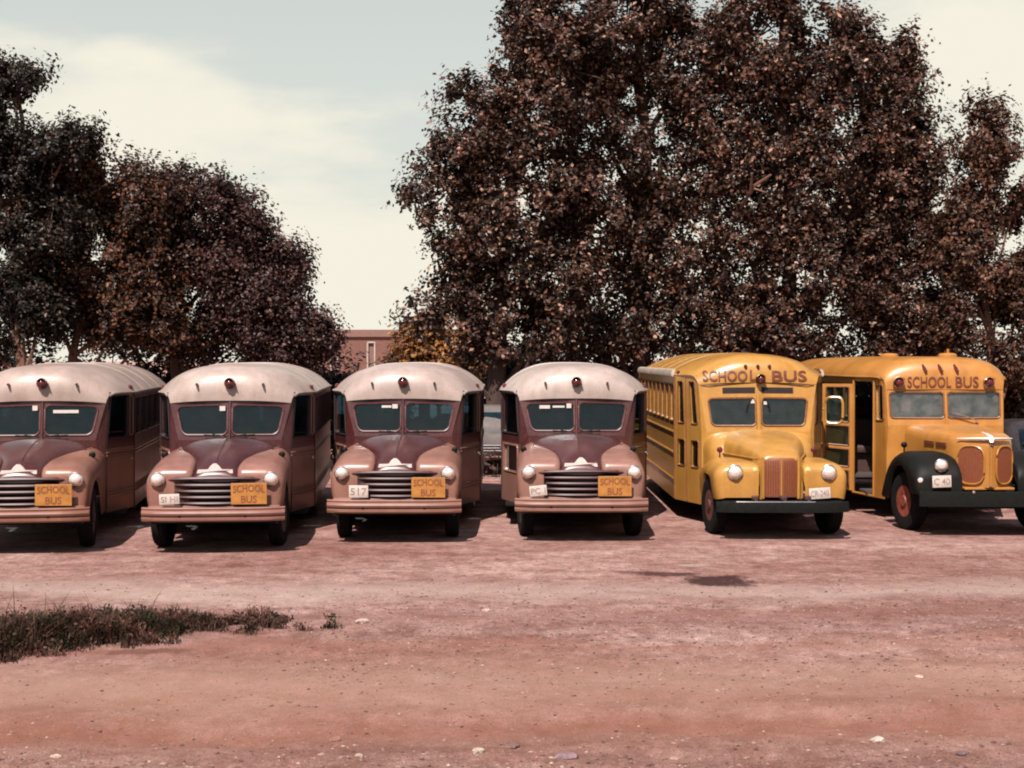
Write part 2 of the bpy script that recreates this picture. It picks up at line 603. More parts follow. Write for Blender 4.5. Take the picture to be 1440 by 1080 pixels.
def body_common(root, c):
    """Shell shared by the three kinds of bus: c holds the dimensions and paints."""
    up, lo = c['up'], c['lo']
    ub, lb = MB(), MB()
    wb, wt_, yb, yt, zb, zt = c['wb'], c['wt'], c['yb'], c['yt'], c['zb'], c['zt']
    wl, we, ya, ys, ye = c['wl'], c['we'], c['ya'], c['ys'], c['ye']
    eave, belt, floor = c['eave'], c['belt'], c['floor']
    bow = c['bow']
    # windscreen wall
    for sd_ in (1, -1):
        P = [(0, yb - bow, zb), (wb, yb, zb), (wt_, yt, zt), (0, yt - bow, zt + c.get('peak', 0.0))]
        lp = panel(ub, P, c['wind'], sd_)
        glaze(lp, 'windshield_pane', root, c['gasket'], depth=0.02, gr=c.get('gr', 0.016), mat=c.get('glass', 'glass'))
    # wall under the windscreen, down to the frame
    for sd_ in (1, -1):
        panel(ub, [(0, yb - bow + 0.02, 0.6), (wl, ya - 0.06, 0.6), (wb, yb, zb), (0, yb - bow, zb)], None, sd_)
        T_ = [Vector(q) for q in ((wl, ya - 0.06, 0.6), (wl, ya, 0.6), (wl, ya, belt), (wb, yb, zb))]
        if sd_ < 0:
            T_ = [mir(q) for q in T_]
        ub.add(T_, [(0, 1, 2, 3)])
    # corner fill between windscreen wall and angled side
    for sd_ in (1, -1):
        panel(ub, [(wb, yb, zb), (wl, ya, belt), (c['wu'], c['yu'], eave), (wt_, yt, zt)], None, sd_)
    # angled front sides: doors are parts
    A_up = [(wl, ya, belt), (we, ys, belt), (we, ys, eave), (c['wu'], c['yu'], eave)]
    A_lo = [(wl, ya, floor), (we, ys, floor), (we, ys, belt), (wl, ya, belt)]
    # side walls
    n = c['nwin']
    for sd_ in (1, -1):
        for i in range(n):
            y0 = ys + (ye - ys) * i / n
            y1 = ys + (ye - ys) * (i + 1) / n
            lp = panel(ub, [(we, y0, belt), (we, y1, belt), (we, y1, eave), (we, y0, eave)], c['swin'], sd_)
            glaze(lp, 'side_window', root, c['gasket'], 'window_frame', depth=0.03, gr=0.014)
        panel(lb, [(we, ys, floor), (we, ye, floor), (we, ye, belt), (we, ys, belt)], None, sd_)
        # wheel-arch lips on the lower side
        panel(lb, [(we - 0.02, ye, floor), (we - 0.16, ye + 0.18, floor), (we - 0.16, ye + 0.18, eave), (we - 0.02, ye, eave)], None, sd_)
    yr = ye + 0.18
    for sd_ in (1, -1):
        panel(lb, [(we - 0.16, yr, floor), (0, yr + 0.03, floor), (0, yr + 0.03, belt), (we - 0.16, yr, belt)], None, sd_)
        lp = panel(ub, [(we - 0.16, yr, belt), (0, yr + 0.03, belt), (0, yr + 0.03, eave + 0.25), (we - 0.16, yr, eave + 0.02)], (0.12, 0.10, 0.12, 0.22, 0.08), sd_)
        glaze(lp, 'rear_window', root, c['gasket'], depth=0.02)
    # floor
    fl = MB()
    fl.box(-we + 0.03, we - 0.03, ys, ye + 0.14, 0.58, 0.62)
    fl.box(-wl + 0.06, wl - 0.06, ya + 0.05, ys - 0.005, 0.58, 0.62)
    fl.build('floor_pan', 'inner', root)
    # seats
    for i in range(c.get('nseat', 4)):
        for sd_ in (-1, 1):
            y0 = ys + 0.55 + i * 0.85
            b = MB()
            x0, x1 = (0.28, we - 0.08)
            xa, xb = (x0, x1) if sd_ > 0 else (-x1, -x0)
            b.box(xa, xb, y0, y0 + 0.42, 0.95, 1.08, 0.03)
            b.box(xa, xb, y0 + 0.40, y0 + 0.50, 0.98, 1.52, 0.03)
            b.box(xa + 0.1, xb - 0.1, y0 + 0.1, y0 + 0.35, 0.62, 0.95)
            b.build('bench_seat', 'seat', root)
    b = MB()
    b.box(0.22, 0.68, ys - 0.25, ys + 0.18, 0.92, 1.06, 0.03)
    b.box(0.22, 0.68, ys + 0.14, ys + 0.24, 1.0, 1.55, 0.03)
    b.box(0.3, 0.6, ys - 0.15, ys + 0.1, 0.62, 0.92)
    b.build('driver_seat', 'seat', root)
    b = MB()
    sw = Vector((0.42, yb + 0.28, zb + 0.02))
    b.tube([sw + Vector((0.21 * math.cos(a), 0.10 * math.sin(a), 0.18 * math.sin(a))) for a in [2 * math.pi * k / 20 for k in range(20)]], 0.014, 6, closed=True)
    b.tube([sw, sw + Vector((0, -0.35, -0.6))], 0.02, 6)
    for a in (0.5, 2.6, 4.7):
        b.tube([sw, sw + Vector((0.21 * math.cos(a), 0.10 * math.sin(a), 0.18 * math.sin(a)))], 0.01, 5)
    b.build('steering_wheel', 'black', root)
    ub.build('upper_body', up, root, smooth=False)
    lb.build('lower_body', lo, root, smooth=False)
    # chassis
    ch = MB()
    for sd_ in (-1, 1):
        ch.box(sd_ * 0.42 - 0.04, sd_ * 0.42 + 0.04, -0.6, ye + 0.1, 0.44, 0.58)
    ch.box(-0.40, 0.40, -0.35, 1.0, 0.40, 0.62)
    ch.box(-0.70, 0.70, -0.05, 0.05, 0.33, 0.42)
    ch.box(-0.84, 0.84, -0.88, -0.45, 0.405, 0.455 if up == 'maroon' else 0.555)  # added filler behind the bumper, stops sun reaching the ground below
    ch.box(-0.75, 0.75, c['yrear'] - 0.06, c['yrear'] + 0.06, 0.36, 0.5)
    ch.tube([(0, 0.8, 0.45), (0, c['yrear'], 0.42)], 0.05, 8)
    ch.lathe([(0.05, -0.2), (0.17, -0.12), (0.2, 0), (0.17, 0.12), (0.05, 0.2)], (0, c['yrear'], 0.43), 'y', 12)
    ch.box(0.5, 0.95, 3.0, 4.0, 0.34, 0.57, 0.03)
    ch.box(-we + 0.08, we - 0.08, ys + 0.1, ye, 0.54, 0.575)
    ch.build('chassis', 'dark', root)
    return A_up, A_lo
def rails(root, c, zs, mat, r=0.016):
    for z in zs:
        for sd_ in (1, -1):
            b = MB()
            b.tube([(sd_ * (c['we'] + 0.004), c['ys'] + 0.02, z), (sd_ * (c['we'] + 0.004), c['ye'] - 0.02, z)], r, 6)
            b.build('rub_rail', mat, root)
def drip(root, st, mat, r=0.022, dz=-0.01):
    b = MB()
    for sd_ in (1, -1):
        b.tube([(sd_ * (s[0] + 0.008), s[1], s[3] + dz) for s in st], r, 6)
    b.build('drip_rail', mat, root)
def roof_lining(root, st, drop=0.05):
    b = MB()
    roof_loft(b, [(s[0] - 0.03, s[1] + 0.03, s[2] + 0.05, s[3] - 0.01, s[4] - drop, s[5], s[6]) for s in st], 15)
    b.build('ceiling_lining', 'inner', root)

# ------------------------------------------------------------------ maroon and cream bus
def make_maroon_bus():
    root = empty('school_bus')
    c = dict(up='maroon', lo='tan', wb=0.73, wt=0.865, yb=1.03, yt=1.14, zb=1.39, zt=1.925, peak=0.03, bow=0.09,
             wl=0.85, we=1.15, ya=1.12, wu=0.90, yu=1.22, ys=2.05, ye=7.05, eave=2.07, belt=1.25, floor=0.33,
             wind=(0.030, 0.075, 0.075, 0.055, 0.09), nwin=6, swin=(0.05, 0.05, 0.17, 0.10, 0.05), gasket='gasket_maroon', yrear=4.9, nseat=5)
    A_up, A_lo = body_common(root, c)
    # driver's door (image right) and entry door (image left)
    for sd_, nm in ((1, 'driver_door'), (-1, 'entry_door')):
        d = MB()
        if sd_ > 0:
            d2 = MB()
            lp = panel(d, sub_quad(A_up, 0, 0.80, 0, 1), (0.06, 0.03, 0.15, 0.05, 0.05), sd_)
            lp2 = panel(d, sub_quad(A_up, 0.80, 1, 0, 1), (0.025, 0.05, 0.17, 0.07, 0.03), sd_)
            dd = d.build(nm, 'maroon', root, smooth=False)
            glaze(lp, 'door_window', dd, 'gasket', depth=0.03)
            glaze(lp2, 'vent_window', dd, 'tan', depth=0.01)
            d2 = MB()
            panel(d2, A_lo, None, sd_)
            d2.build('door_skin', 'tan', dd, smooth=False)
            # door bead lines
            for z in (1.20, 1.155, 0.66, 0.615, 0.57):
                b = MB()
                b.tube([Vector(lerp((0.85, 1.12, z), (1.15, 2.05, z), t)) + Vector((0.012, -0.004, 0)) for t in (0.02, 0.5, 1.0)], 0.011, 5)
                b.build('bead', 'tan', dd)
            b = MB()
            h0 = lerp((0.85, 1.12, 1.08), (1.15, 2.05, 1.08), 0.82)
            b.tube([h0 + Vector((0.02, 0, 0)), h0 + Vector((0.055, -0.01, 0)), h0 + Vector((0.05, -0.12, -0.01))], 0.012, 6)
            b.build('handle', 'chrome', dd)
        else:
            lp = panel(d, A_up, (0.06, 0.08, 0.15, 0.05, 0.05), sd_)
            dd = d.build(nm, 'maroon', root, smooth=False)
            glaze(lp, 'door_window', dd, 'gasket', depth=0.03)
            d2 = MB()
            panel(d2, sub_quad(A_lo, 0, 1, 0, 0.50), None, sd_)
            lp3 = panel(d2, sub_quad(A_lo, 0, 1, 0.50, 1), (0.14, 0.14, 0.01, 0.03, 0.05), sd_)
            sk = d2.build('door_skin', 'tan', dd, smooth=False)
            glaze(lp3, 'lower_window', dd, 'tan', depth=0.03)
        for u in (0.03, 0.985):
            b = MB()
            q0, q1, q2 = (Vector(sub_quad(A_lo, 0, 1, 0, 1)[0]).lerp(Vector(A_lo[1]), u), Vector(A_up[0]).lerp(Vector(A_up[1]), u), Vector(A_up[3]).lerp(Vector(A_up[2]), u))
            pts = [q + Vector((0.003, -0.003, 0)) for q in (q0, q1, q2)]
            b.tube([p_ if sd_ > 0 else mir(p_) for p_ in pts], 0.008, 5)
            b.build('door_seam', 'void', dd)
    rails(root, c, (1.20, 1.155, 0.66, 0.615, 0.57), 'tan')
    # roof
    st = [(0.862, 1.135, 1.025, 1.915, 1.955, 2.7, 1.0),
          (0.875, 1.15, 1.02, 1.97, 2.06, 2.7, 1.0),
          (0.905, 1.20, 1.035, 2.035, 2.17, 2.7, 1.0),
          (0.945, 1.32, 1.075, 2.065, 2.28, 2.8, 1.0),
          (1.01, 1.53, 1.14, 2.07, 2.365, 2.9, 1.0),
          (1.075, 1.74, 1.26, 2.07, 2.42, 3.0, 1.0),
          (1.13, 1.93, 1.48, 2.07, 2.452, 3.05, 1.0),
          (1.165, 2.10, 1.85, 2.07, 2.468, 3.1, 1.0),
          (1.165, 3.2, 3.2, 2.075, 2.49, 3.1, 1.0),
          (1.165, 4.6, 4.6, 2.075, 2.49, 3.1, 1.0),
          (1.165, 6.8, 6.9, 2.07, 2.465, 3.1, 1.0),
          (1.12, 7.02, 7.15, 2.07, 2.41, 3.1, 1.0),
          (1.03, 7.16, 7.28, 2.07, 2.30, 3.1, 1.0),
          (0.99, 7.23, 7.32, 2.05, 2.15, 3.1, 1.0)]
    b = MB()
    roof_loft(b, st)
    for sd_ in (1, -1):      # side skirt of the roof below the gutter
        b.loft([[(sd_ * (s[0] + 0.001), s[1], s[3]) for s in st[3:12]], [(sd_ * (s[0] - 0.012), s[1], s[3] - 0.05) for s in st[3:12]]])
    rf = b.build('roof', 'cream', root, angle=60)
    rb = bvh_of(rf)
    roof_lining(root, st)
    drip(root, st[2:12], 'cream', 0.018)
    b = MB()                                        # rolled seam lines across the roof
    for yy in (3.1, 4.3, 5.5):
        b.tube([(1.165 * s_, yy, 2.072 + 0.416 * (1 - abs(s_) ** 3.1)) for s_ in np.linspace(-1, 1, 29)], 0.007, 5)
    b.build('roof_seam', 'cream', rf)
    # centre post and surround
    b = MB()
    b.tube([(0, 0.930, 1.40), (0, 1.035, 1.94)], 0.021, 6)
    b.build('windshield_post', 'maroon', root)
    b = MB()
    for sd_ in (1, -1):
        b.tube([(sd_ * 0.03, 0.915, 1.445), (sd_ * 0.24, 0.945, 1.475)], 0.009, 5)
        b.tube([(sd_ * 0.05, 0.91, 1.452), (sd_ * 0.36, 0.955, 1.47)], 0.006, 4)
    b.build('wiper', 'black', root)
    # hood
    b = MB()
    hood_loft(b, [(1.06, 0.76, 1.425, 1.10, 2.6), (0.90, 0.745, 1.42, 1.08, 2.6), (0.70, 0.70, 1.415, 1.06, 2.5), (0.50, 0.61, 1.40, 1.05, 2.4), (0.30, 0.51, 1.375, 1.04, 2.35), (0.10, 0.425, 1.345, 1.03, 2.3),
                  (-0.10, 0.365, 1.305, 1.0, 2.3), (-0.28, 0.335, 1.26, 0.98, 2.3), (-0.46, 0.318, 1.20, 0.97, 2.3), (-0.60, 0.305, 1.135, 0.96, 2.3), (-0.69, 0.29, 1.07, 0.955, 2.4), (-0.725, 0.27, 1.02, 0.95, 2.4)])
    hd = b.build('hood', 'maroon', root, angle=50)
    hb = bvh_of(hd)
    b = MB()
    b.tube([(0, 0.98 - t * 1.55, 0) for t in np.linspace(0, 1, 12)], 0.012, 5)
    b.v = [(v[0], v[1], v[2] + (hb.ray_cast(Vector((0, v[1], 3)), Vector((0, 0, -1)))[0] or Vector((0, 0, 1.3))).z) for v in b.v]
    b.build('hood_seam', 'maroon', hd)
    b = MB()
    pts = []
    for th in np.linspace(R(168), R(12), 17):
        c_, s_ = math.cos(th), math.sin(th)
        pts.append((0.747 * math.copysign(abs(c_) ** (2 / 2.6), c_), 0.90, 1.08 + 0.342 * abs(s_) ** (2 / 2.6)))
    b.tube(pts, 0.007, 5)
    b.build('cowl_seam', 'void', hd)
    # hood emblem: winged bar with a raised centre
    b = MB()
    prof = [(-0.235, -0.028), (0.235, -0.028), (0.225, 0.016), (0.09, 0.022), (0.055, 0.07), (0.02, 0.10), (-0.02, 0.10), (-0.055, 0.07), (-0.09, 0.022), (-0.225, 0.016)]
    yf = lambda x, z: surf_y(hb, x, z, -0.66)
    zc = 1.075
    fr = [(x, min(yf(x, zc + z), yf(x, zc)) - 0.035 + 0.25 * abs(x) * 0.1, zc + z) for x, z in prof]
    bk = [(x, y + 0.05, z) for x, y, z in fr]
    b.loft([fr, bk], closed=True, cap0=True, cap1=True)
    b.build('hood_emblem', 'bright', root, angle=20)
    # fenders
    for sd_ in (1, -1):
        b = MB()
        st2 = []
        for (y, d, xi, zt_) in ((-0.735, 0.10, 0.30, 1.10), (-0.728, 0.06, 0.30, 1.11), (-0.70, 0.025, 0.29, 1.12), (-0.64, 0.008, 0.285, 1.135), (-0.55, 0, 0.28, 1.15), (-0.47, 0, 0.285, 1.165),
                               (-0.40, 0, 0.29, 1.175), (-0.30, 0, 0.295, 1.19), (-0.15, 0, 0.31, 1.205), (0, 0, 0.34, 1.22), (0.15, 0, 0.38, 1.235), (0.3, 0, 0.43, 1.25), (0.40, 0, 0.47, 1.26), (0.47, 0, 0.50, 1.265), (0.6, 0, 0.55, 1.275), (0.85, 0, 0.62, 1.285), (1.14, 0, 0.66, 1.29)):
            xo = 0.905 if y < 0.5 else 0.905 - (y - 0.5) * 0.06
            zb_ = arch(y, 0.48, 0.42, 0.58 if y < 0 else 0.36)
            st2.append((y, xi + 0.3 * d, xo - d, zt_ - d, zb_ + d * 0.3, 0.07, 0.08, 0.24 - d * 0.7, 0.24 - d * 0.7))
        fender(b, sd_, st2)
        b.build('fender', 'tan', root, angle=50)
        headlight(root, sd_ * 0.735, -0.74, 0.975, 0.088)
        l = MB()
        l.lathe([(0.02, -0.05), (0.045, -0.02), (0.045, 0.02), (0.02, 0.04)], (sd_ * 0.80, 0.25, 1.23), 'y', 10)
        l.tube([(sd_ * 0.80, 0.25, 1.17), (sd_ * 0.80, 0.25, 1.22)], 0.012, 6)
        l.build('marker_lamp', 'black', root)
        # running board
        l = MB()
        l.box(min(sd_ * 0.78, sd_ * 1.08), max(sd_ * 0.78, sd_ * 1.08), 1.15, 2.02, 0.30, 0.335, 0.01)
        l.build('running_board', 'dark', root)
    # grille
    b = MB()
    b.box(-0.52, 0.52, -0.735, -0.60, 0.60, 1.0)
    g = b.build('grille', 'void', root)
    for i, (z, hw) in enumerate(((0.655, 0.47), (0.735, 0.485), (0.815, 0.50), (0.895, 0.515), (0.985, 0.60))):
        b = MB()
        pr = [(0.0, -0.024), (-0.030, -0.019), (-0.042, 0.002), (-0.030, 0.020), (0.0, 0.024)]
        rings = []
        for t in np.linspace(-1, 1, 15):
            x = hw * t
            y = -0.785 + 0.075 * abs(t) ** 2.4
            k = 1 - 0.35 * abs(t) ** 6
            rings.append([(x, y + a * k, z + q * k - (0.02 * abs(t) ** 3 if i == 4 else 0)) for a, q in pr])
        b.loft(rings, closed=True, cap0=True, cap1=True)
        b.build('grille_bar', 'bar', g)
    # valance between the grille and bumper
    b = MB()
    b.box(-0.86, 0.86, -0.80, -0.50, 0.45, 0.63, 0.03)
    b.build('valance', 'tan', root)
    # ribbed bumper
    b = MB()
    pr = [(0.03, 0.43), (-0.015, 0.435), (-0.03, 0.455), (-0.03, 0.485), (-0.012, 0.497), (-0.012, 0.505), (-0.04, 0.52), (-0.05, 0.545), (-0.04, 0.570), (-0.012, 0.582), (-0.014, 0.59), (-0.022, 0.605), (-0.01, 0.618), (0.03, 0.62), (0.015, 0.52)]
    b.loft([[(0.925 * t, -0.93 + 0.10 * abs(t) ** 5 + a, z) for a, z in pr] for t in np.linspace(-1, 1, 21)], closed=True, cap0=True, cap1=True)
    bu = b.build('bumper', 'tan', root)
    for x in (-0.42, 0.42):
        b = MB()
        b.lathe([(0.02, 0), (0.02, 0.008), (0.008, 0.014)], (x, -0.942, 0.50), 'y', 10)
        b.build('bolt', 'dark', bu)
        b = MB()
        b.box(x - 0.03, x + 0.03, -0.91, -0.5, 0.46, 0.58)
        b.build('bracket', 'dark', bu)
    # roof lamps
    dome_lamp(root, 0.0, surf_y(rb, 0, 2.2) - 0.03, 2.205, 0.072)
    for x in (-0.47, 0.47):
        dome_lamp(root, x, surf_y(rb, x, 2.19) - 0.005, 2.19, 0.02, 'clearance_lamp', 'redlens', False, 'cream')
    for x in (-1.10, 1.10):
        dome_lamp(root, x, surf_y(rb, x, 2.13) - 0.01, 2.13, 0.035, 'clearance_lamp', 'redlens', False, 'tan')
    # school bus sign by the right-hand headlamp (as seen from the front)
    b = MB()
    b.box(0.235, 0.70, -0.862, -0.850, 0.645, 0.925, 0.005)
    b.box(0.30, 0.34, -0.85, -0.74, 0.70, 0.74)
    b.box(0.58, 0.62, -0.85, -0.74, 0.70, 0.74)
    sg = b.build('school_bus_sign', 'sign', root, smooth=False)
    lettering('SCHOOL', 0.262, 0.675, 0.795, 0.89, lambda x, z: -0.862, sg, 'signtext', 0.003, 0.02, arc=0.015)
    lettering('BUS', 0.365, 0.57, 0.665, 0.762, lambda x, z: -0.862, sg, 'signtext', 0.003, 0.02)
    # wheels
    for x in (-0.77, 0.77):
        wheel(root, x, 0, 0.40, 0.20, 'hub_dark', R(4))
    for x in (-0.92, 0.92):
        wheel(root, x, 4.9, 0.40, 0.19, 'hub_dark', 0, True)
    return root, rb
def sticker(root, x0, x1, z0, z1, y):
    b = MB()
    b.box(x0, x1, y - 0.002, y, z0, z1)
    b.build('sticker', 'paper', root, smooth=False)

def variant(key, new, fac):
    m = M[key].copy()
    m.name = new
    for n in m.node_tree.nodes:
        if n.type == 'MIX':
            for sk in n.inputs:
                if sk.type == 'RGBA' and not sk.is_linked and n.blend_type == 'MIX':
                    c = sk.default_value
                    sk.default_value = (c[0] * fac[0], c[1] * fac[1], c[2] * fac[2], 1)
        if n.type == 'MAPPING':
            n.inputs['Location'].default_value = (fac[0] * 7, fac[1] * 5, fac[2] * 3)
    M[new] = m
    return m
def repaint(root, table):
    for c in KIDS2(root):
        if c.type == 'MESH':
            sl = c.material_slots[0]
            for k, v in table.items():
                if sl.material == M[k]:
                    sl.link = 'OBJECT'
                    sl.material = v
def KIDS2(o):
    r = [o]
    for c in o.children:
        r += KIDS2(c)
    return r
GA = 'maroon and cream buses parked in a row'
bus_a, _ = make_maroon_bus()
index_kids()
buses = [bus_a] + [copy_tree(bus_a) for _ in range(3)]
for o, (x, d, yaw, lab) in zip(buses, (
        (-6.55, 19.25, 8.0, 'maroon and tan bus with cream roof, cut by the edge, sunvisor strip in windshield'),
        (-3.97, 19.40, 4.6, 'maroon and tan bus with cream roof, angled, between the cut-off bus and a straight one'),
        (-1.63, 20.40, 0.6, 'maroon and tan bus with cream roof, facing straight out, yellow trees behind its roof'),
        (0.97, 20.56, -0.4, 'maroon and tan bus with cream roof parked next to the round-nosed yellow school bus'))):
    o.location = (x, d, 0)
    o.rotation_euler = (0, 0, R(yaw))
    tag(o, lab, 'bus', GA)
bpy.context.view_layer.update()
for o, ft, fm, fc_ in ((buses[0], (0.92, 0.84, 0.76), (1.05, 1.1, 0.9), (0.93, 0.9, 0.88)), (buses[1], (1.0, 0.97, 1.0), (0.95, 1.0, 1.1), (1.03, 1.03, 1.02)), (buses[3], (1.05, 1.1, 1.12), (1.1, 1.2, 1.2), (1.04, 1.07, 1.08))):
    i_ = buses.index(o)
    tab = {'tan': variant('tan', 'tan_%d' % i_, ft), 'maroon': variant('maroon', 'maroon_%d' % i_, fm), 'cream': variant('cream', 'cream_%d' % i_, fc_)}
    repaint(o, tab)
for o, tilt, st_ in ((buses[0], 0.006, 3), (buses[1], -0.010, -5), (buses[2], 0.003, 2), (buses[3], -0.005, 6)):
    for c_ in o.children:
        if c_.name.startswith('school_bus_sign'):
            c_.rotation_euler = (0, tilt, 0)
        if c_.name.startswith('wheel') and abs(c_.location.y) < 0.1:
            c_.rotation_euler = (0, 0, R(st_))
ya_ = lambda x: 0.955 + abs(x) / 0.8 * 0.09
plate(buses[0], -0.55, -0.86, 0.73, 0.25, 0.155, 'SI HI')
plate(buses[1], -0.565, -0.86, 0.725, 0.26, 0.135, 'SI HI', R(-2))
plate(buses[2], -0.49, -0.86, 0.73, 0.265, 0.17, '517')
plate(buses[3], -0.60, -0.86, 0.725, 0.24, 0.145, 'PC 1', R(-6))
sticker(buses[0], 0.15, 0.50, 1.78, 1.825, ya_(0.3) + 0.02)
sticker(buses[0], -0.13, -0.06, 1.82, 1.89, ya_(0.1) + 0.015)
sticker(buses[1], -0.14, -0.06, 1.81, 1.88, ya_(0.1) + 0.015)
sticker(buses[2], -0.16, -0.08, 1.81, 1.875, ya_(0.1) + 0.015)
sticker(buses[2], -0.32, -0.175, 1.82, 1.855, ya_(0.25) + 0.02)
sticker(buses[3], -0.15, -0.08, 1.81, 1.88, ya_(0.1) + 0.015)
sticker(buses[3], -0.56, -0.40, 1.80, 1.85, ya_(0.4) + 0.035)
sticker(buses[3], -0.36, -0.18, 1.815, 1.845, ya_(0.3) + 0.025)

# ------------------------------------------------------------------ yellow bus with rounded nose
def make_round_yellow_bus():
    root = empty('school_bus')
    c = dict(up='yellow', lo='yellow', wb=0.80, wt=0.915, yb=1.12, yt=1.24, zb=1.43, zt=2.16, peak=0.02, bow=0.07,
             wl=0.87, we=1.18, ya=1.18, wu=0.93, yu=1.30, ys=2.10, ye=8.55, eave=2.30, belt=1.42, floor=0.30,
             wind=(0.045, 0.105, 0.095, 0.225, 0.075), nwin=9, swin=(0.055, 0.055, 0.13, 0.15, 0.04), gasket='gasket_yellow', glass='glass_grey', yrear=5.6, nseat=6)
    A_up, A_lo = body_common(root, c)
    dd = None
    for sd_, nm in ((-1, 'entry_door'), (1, 'driver_door')):
        d = MB()
        lo2 = sub_quad(A_lo, 0, 1, 0.42, 1)
        if sd_ < 0:
            l1 = panel(d, sub_quad(A_up, 0, 0.5, 0, 1), (0.10, 0.13, 0.12, 0.10, 0.03), sd_)
            l2 = panel(d, sub_quad(A_up, 0.5, 1, 0, 1), (0.10, 0.13, 0.12, 0.10, 0.03), sd_)
            l3 = panel(d, sub_quad(lo2, 0, 0.5, 0, 1), (0.10, 0.13, 0.09, 0.14, 0.03), sd_)
            l4 = panel(d, sub_quad(lo2, 0.5, 1, 0, 1), (0.10, 0.13, 0.09, 0.14, 0.03), sd_)
            panel(d, sub_quad(A_lo, 0, 1, 0, 0.42), None, sd_)
            dd = d.build(nm, 'yellow', root, smooth=False)
            for l_ in (l1, l2):
                glaze(l_, 'door_window', dd, 'gasket_yellow', depth=0.03)
            for l_ in (l3, l4):
                glaze(l_, 'lower_window', dd, 'gasket_yellow', depth=0.03)
            b = MB()
            mid0 = lerp((-0.87, 1.18, 0.3), (-1.18, 2.1, 0.3), 0.5)
            b.tube([mid0 + Vector((-0.008, -0.003, 0.02)), mid0 + Vector((-0.030, 0.05, 1.97))], 0.010, 5)
            e0 = lerp((-0.87, 1.18, 0.3), (-1.18, 2.1, 0.3), 0.98)
            b.tube([e0 + Vector((-0.01, 0, 0.02)), e0 + Vector((-0.01, 0, 1.97))], 0.014, 5)
            b.build('door_seam', 'gasket_yellow', dd)
        else:
            l1 = panel(d, A_up, (0.08, 0.08, 0.10, 0.12, 0.05), sd_)
            panel(d, A_lo, None, sd_)
            dd = d.build(nm, 'yellow', root, smooth=False)
            glaze(l1, 'door_window', dd, 'gasket_yellow', depth=0.03)
    rails(root, c, (1.38, 1.05, 0.62), 'yellow', 0.018)
    st = [(0.912, 1.235, 1.165, 2.155, 2.19, 2.2, 1.0),
          (0.935, 1.255, 1.17, 2.22, 2.31, 2.2, 1.0),
          (0.965, 1.33, 1.19, 2.28, 2.42, 2.2, 1.0),
          (1.01, 1.47, 1.24, 2.30, 2.52, 2.25, 1.0),
          (1.07, 1.68, 1.33, 2.30, 2.585, 2.3, 1.0),
          (1.14, 1.93, 1.50, 2.30, 2.62, 2.35, 1.0),
          (1.195, 2.12, 1.85, 2.30, 2.635, 2.4, 1.0),
          (1.195, 4.0, 4.0, 2.30, 2.655, 2.4, 1.0),
          (1.195, 6.5, 6.5, 2.30, 2.66, 2.4, 1.0),
          (1.195, 8.3, 8.4, 2.30, 2.63, 2.4, 1.0),
          (1.14, 8.55, 8.65, 2.30, 2.55, 2.4, 1.0),
          (1.02, 8.70, 8.78, 2.28, 2.40, 2.4, 1.0)]
    b = MB()
    roof_loft(b, st, 33)
    rf = b.build('roof', 'yellow', root, angle=60)
    rb = bvh_of(rf)
    roof_lining(root, st)
    b = MB()
    for sd_ in (1, -1):
        rings = []
        for yy in (2.14, 4.0, 6.5, 8.3):
            rings.append([(sd_ * x, yy, z) for x, z in ((1.19, 2.27), (1.225, 2.275), (1.235, 2.32), (1.215, 2.375), (1.165, 2.395))])
        b.loft(rings, cap0=True, cap1=True)
    b.build('drip_rail', 'railcream', root)
    b = MB()
    for yy in (3.2, 4.3, 5.4, 6.5, 7.6):
        b.tube([(1.195 * s_, yy, 2.300 + 0.353 * (1 - abs(s_) ** 2.4)) for s_ in np.linspace(-1, 1, 21)], 0.005, 5)
    b.build('roof_seam', 'yellow', rf)
    b = MB()
    b.tube([(x, surf_y(rb, x, 2.165, 1.2) - 0.002, 2.165 - 0.02 * abs(x)) for x in np.linspace(-0.88, 0.88, 15)], 0.007, 5)
    b.build('roof_bead', 'gasket_yellow', rf)
    yw = lambda x, z: 1.12 - 0.07 + 0.07 * abs(x) / 0.85 + (z - 1.43) / 0.73 * 0.12
    # ventilator slots over the windscreen
    for sd_ in (1, -1):
        b = MB()
        xs = np.linspace(0.05, 0.545, 6)
        fr = [(sd_ * x, yw(x, 2.05) - 0.006, 2.035 - 0.015 * x) for x in xs] + [(sd_ * x, yw(x, 2.12) - 0.006, 2.118 - 0.015 * x) for x in xs[::-1]]
        b.loft([fr, [(x, y - 0.012, z) for x, y, z in fr]], closed=True, cap1=True)
        b.build('ventilator', 'void', root, smooth=False)
    b = MB()
    b.tube([(0, 1.04, 1.44), (0, 1.155, 2.0)], 0.036, 8)
    b.build('windshield_post', 'yellow', root)
    b = MB()
    for sd_ in (1, -1):
        b.tube([(sd_ * 0.09, 1.125, 1.955), (sd_ * 0.16, 1.11, 1.85), (sd_ * 0.18, 1.10, 1.74)], 0.008, 5)
    b.build('wiper', 'black', root)
    # hood
    b = MB()
    hood_loft(b, [(1.12, 0.66, 1.475, 1.10, 3.0), (0.9, 0.65, 1.47, 1.10, 3.0), (0.6, 0.60, 1.455, 1.10, 3.0), (0.3, 0.53, 1.43, 1.10, 3.0), (0.0, 0.455, 1.395, 1.10, 3.0), (-0.3, 0.38, 1.345, 1.10, 3.0),
                  (-0.5, 0.325, 1.295, 1.10, 3.0), (-0.62, 0.29, 1.245, 1.10, 3.0), (-0.69, 0.265, 1.20, 1.10, 3.0), (-0.72, 0.24, 1.16, 1.10, 3.0)])
    hd = b.build('hood', 'yellow', root, angle=50)
    b = MB()
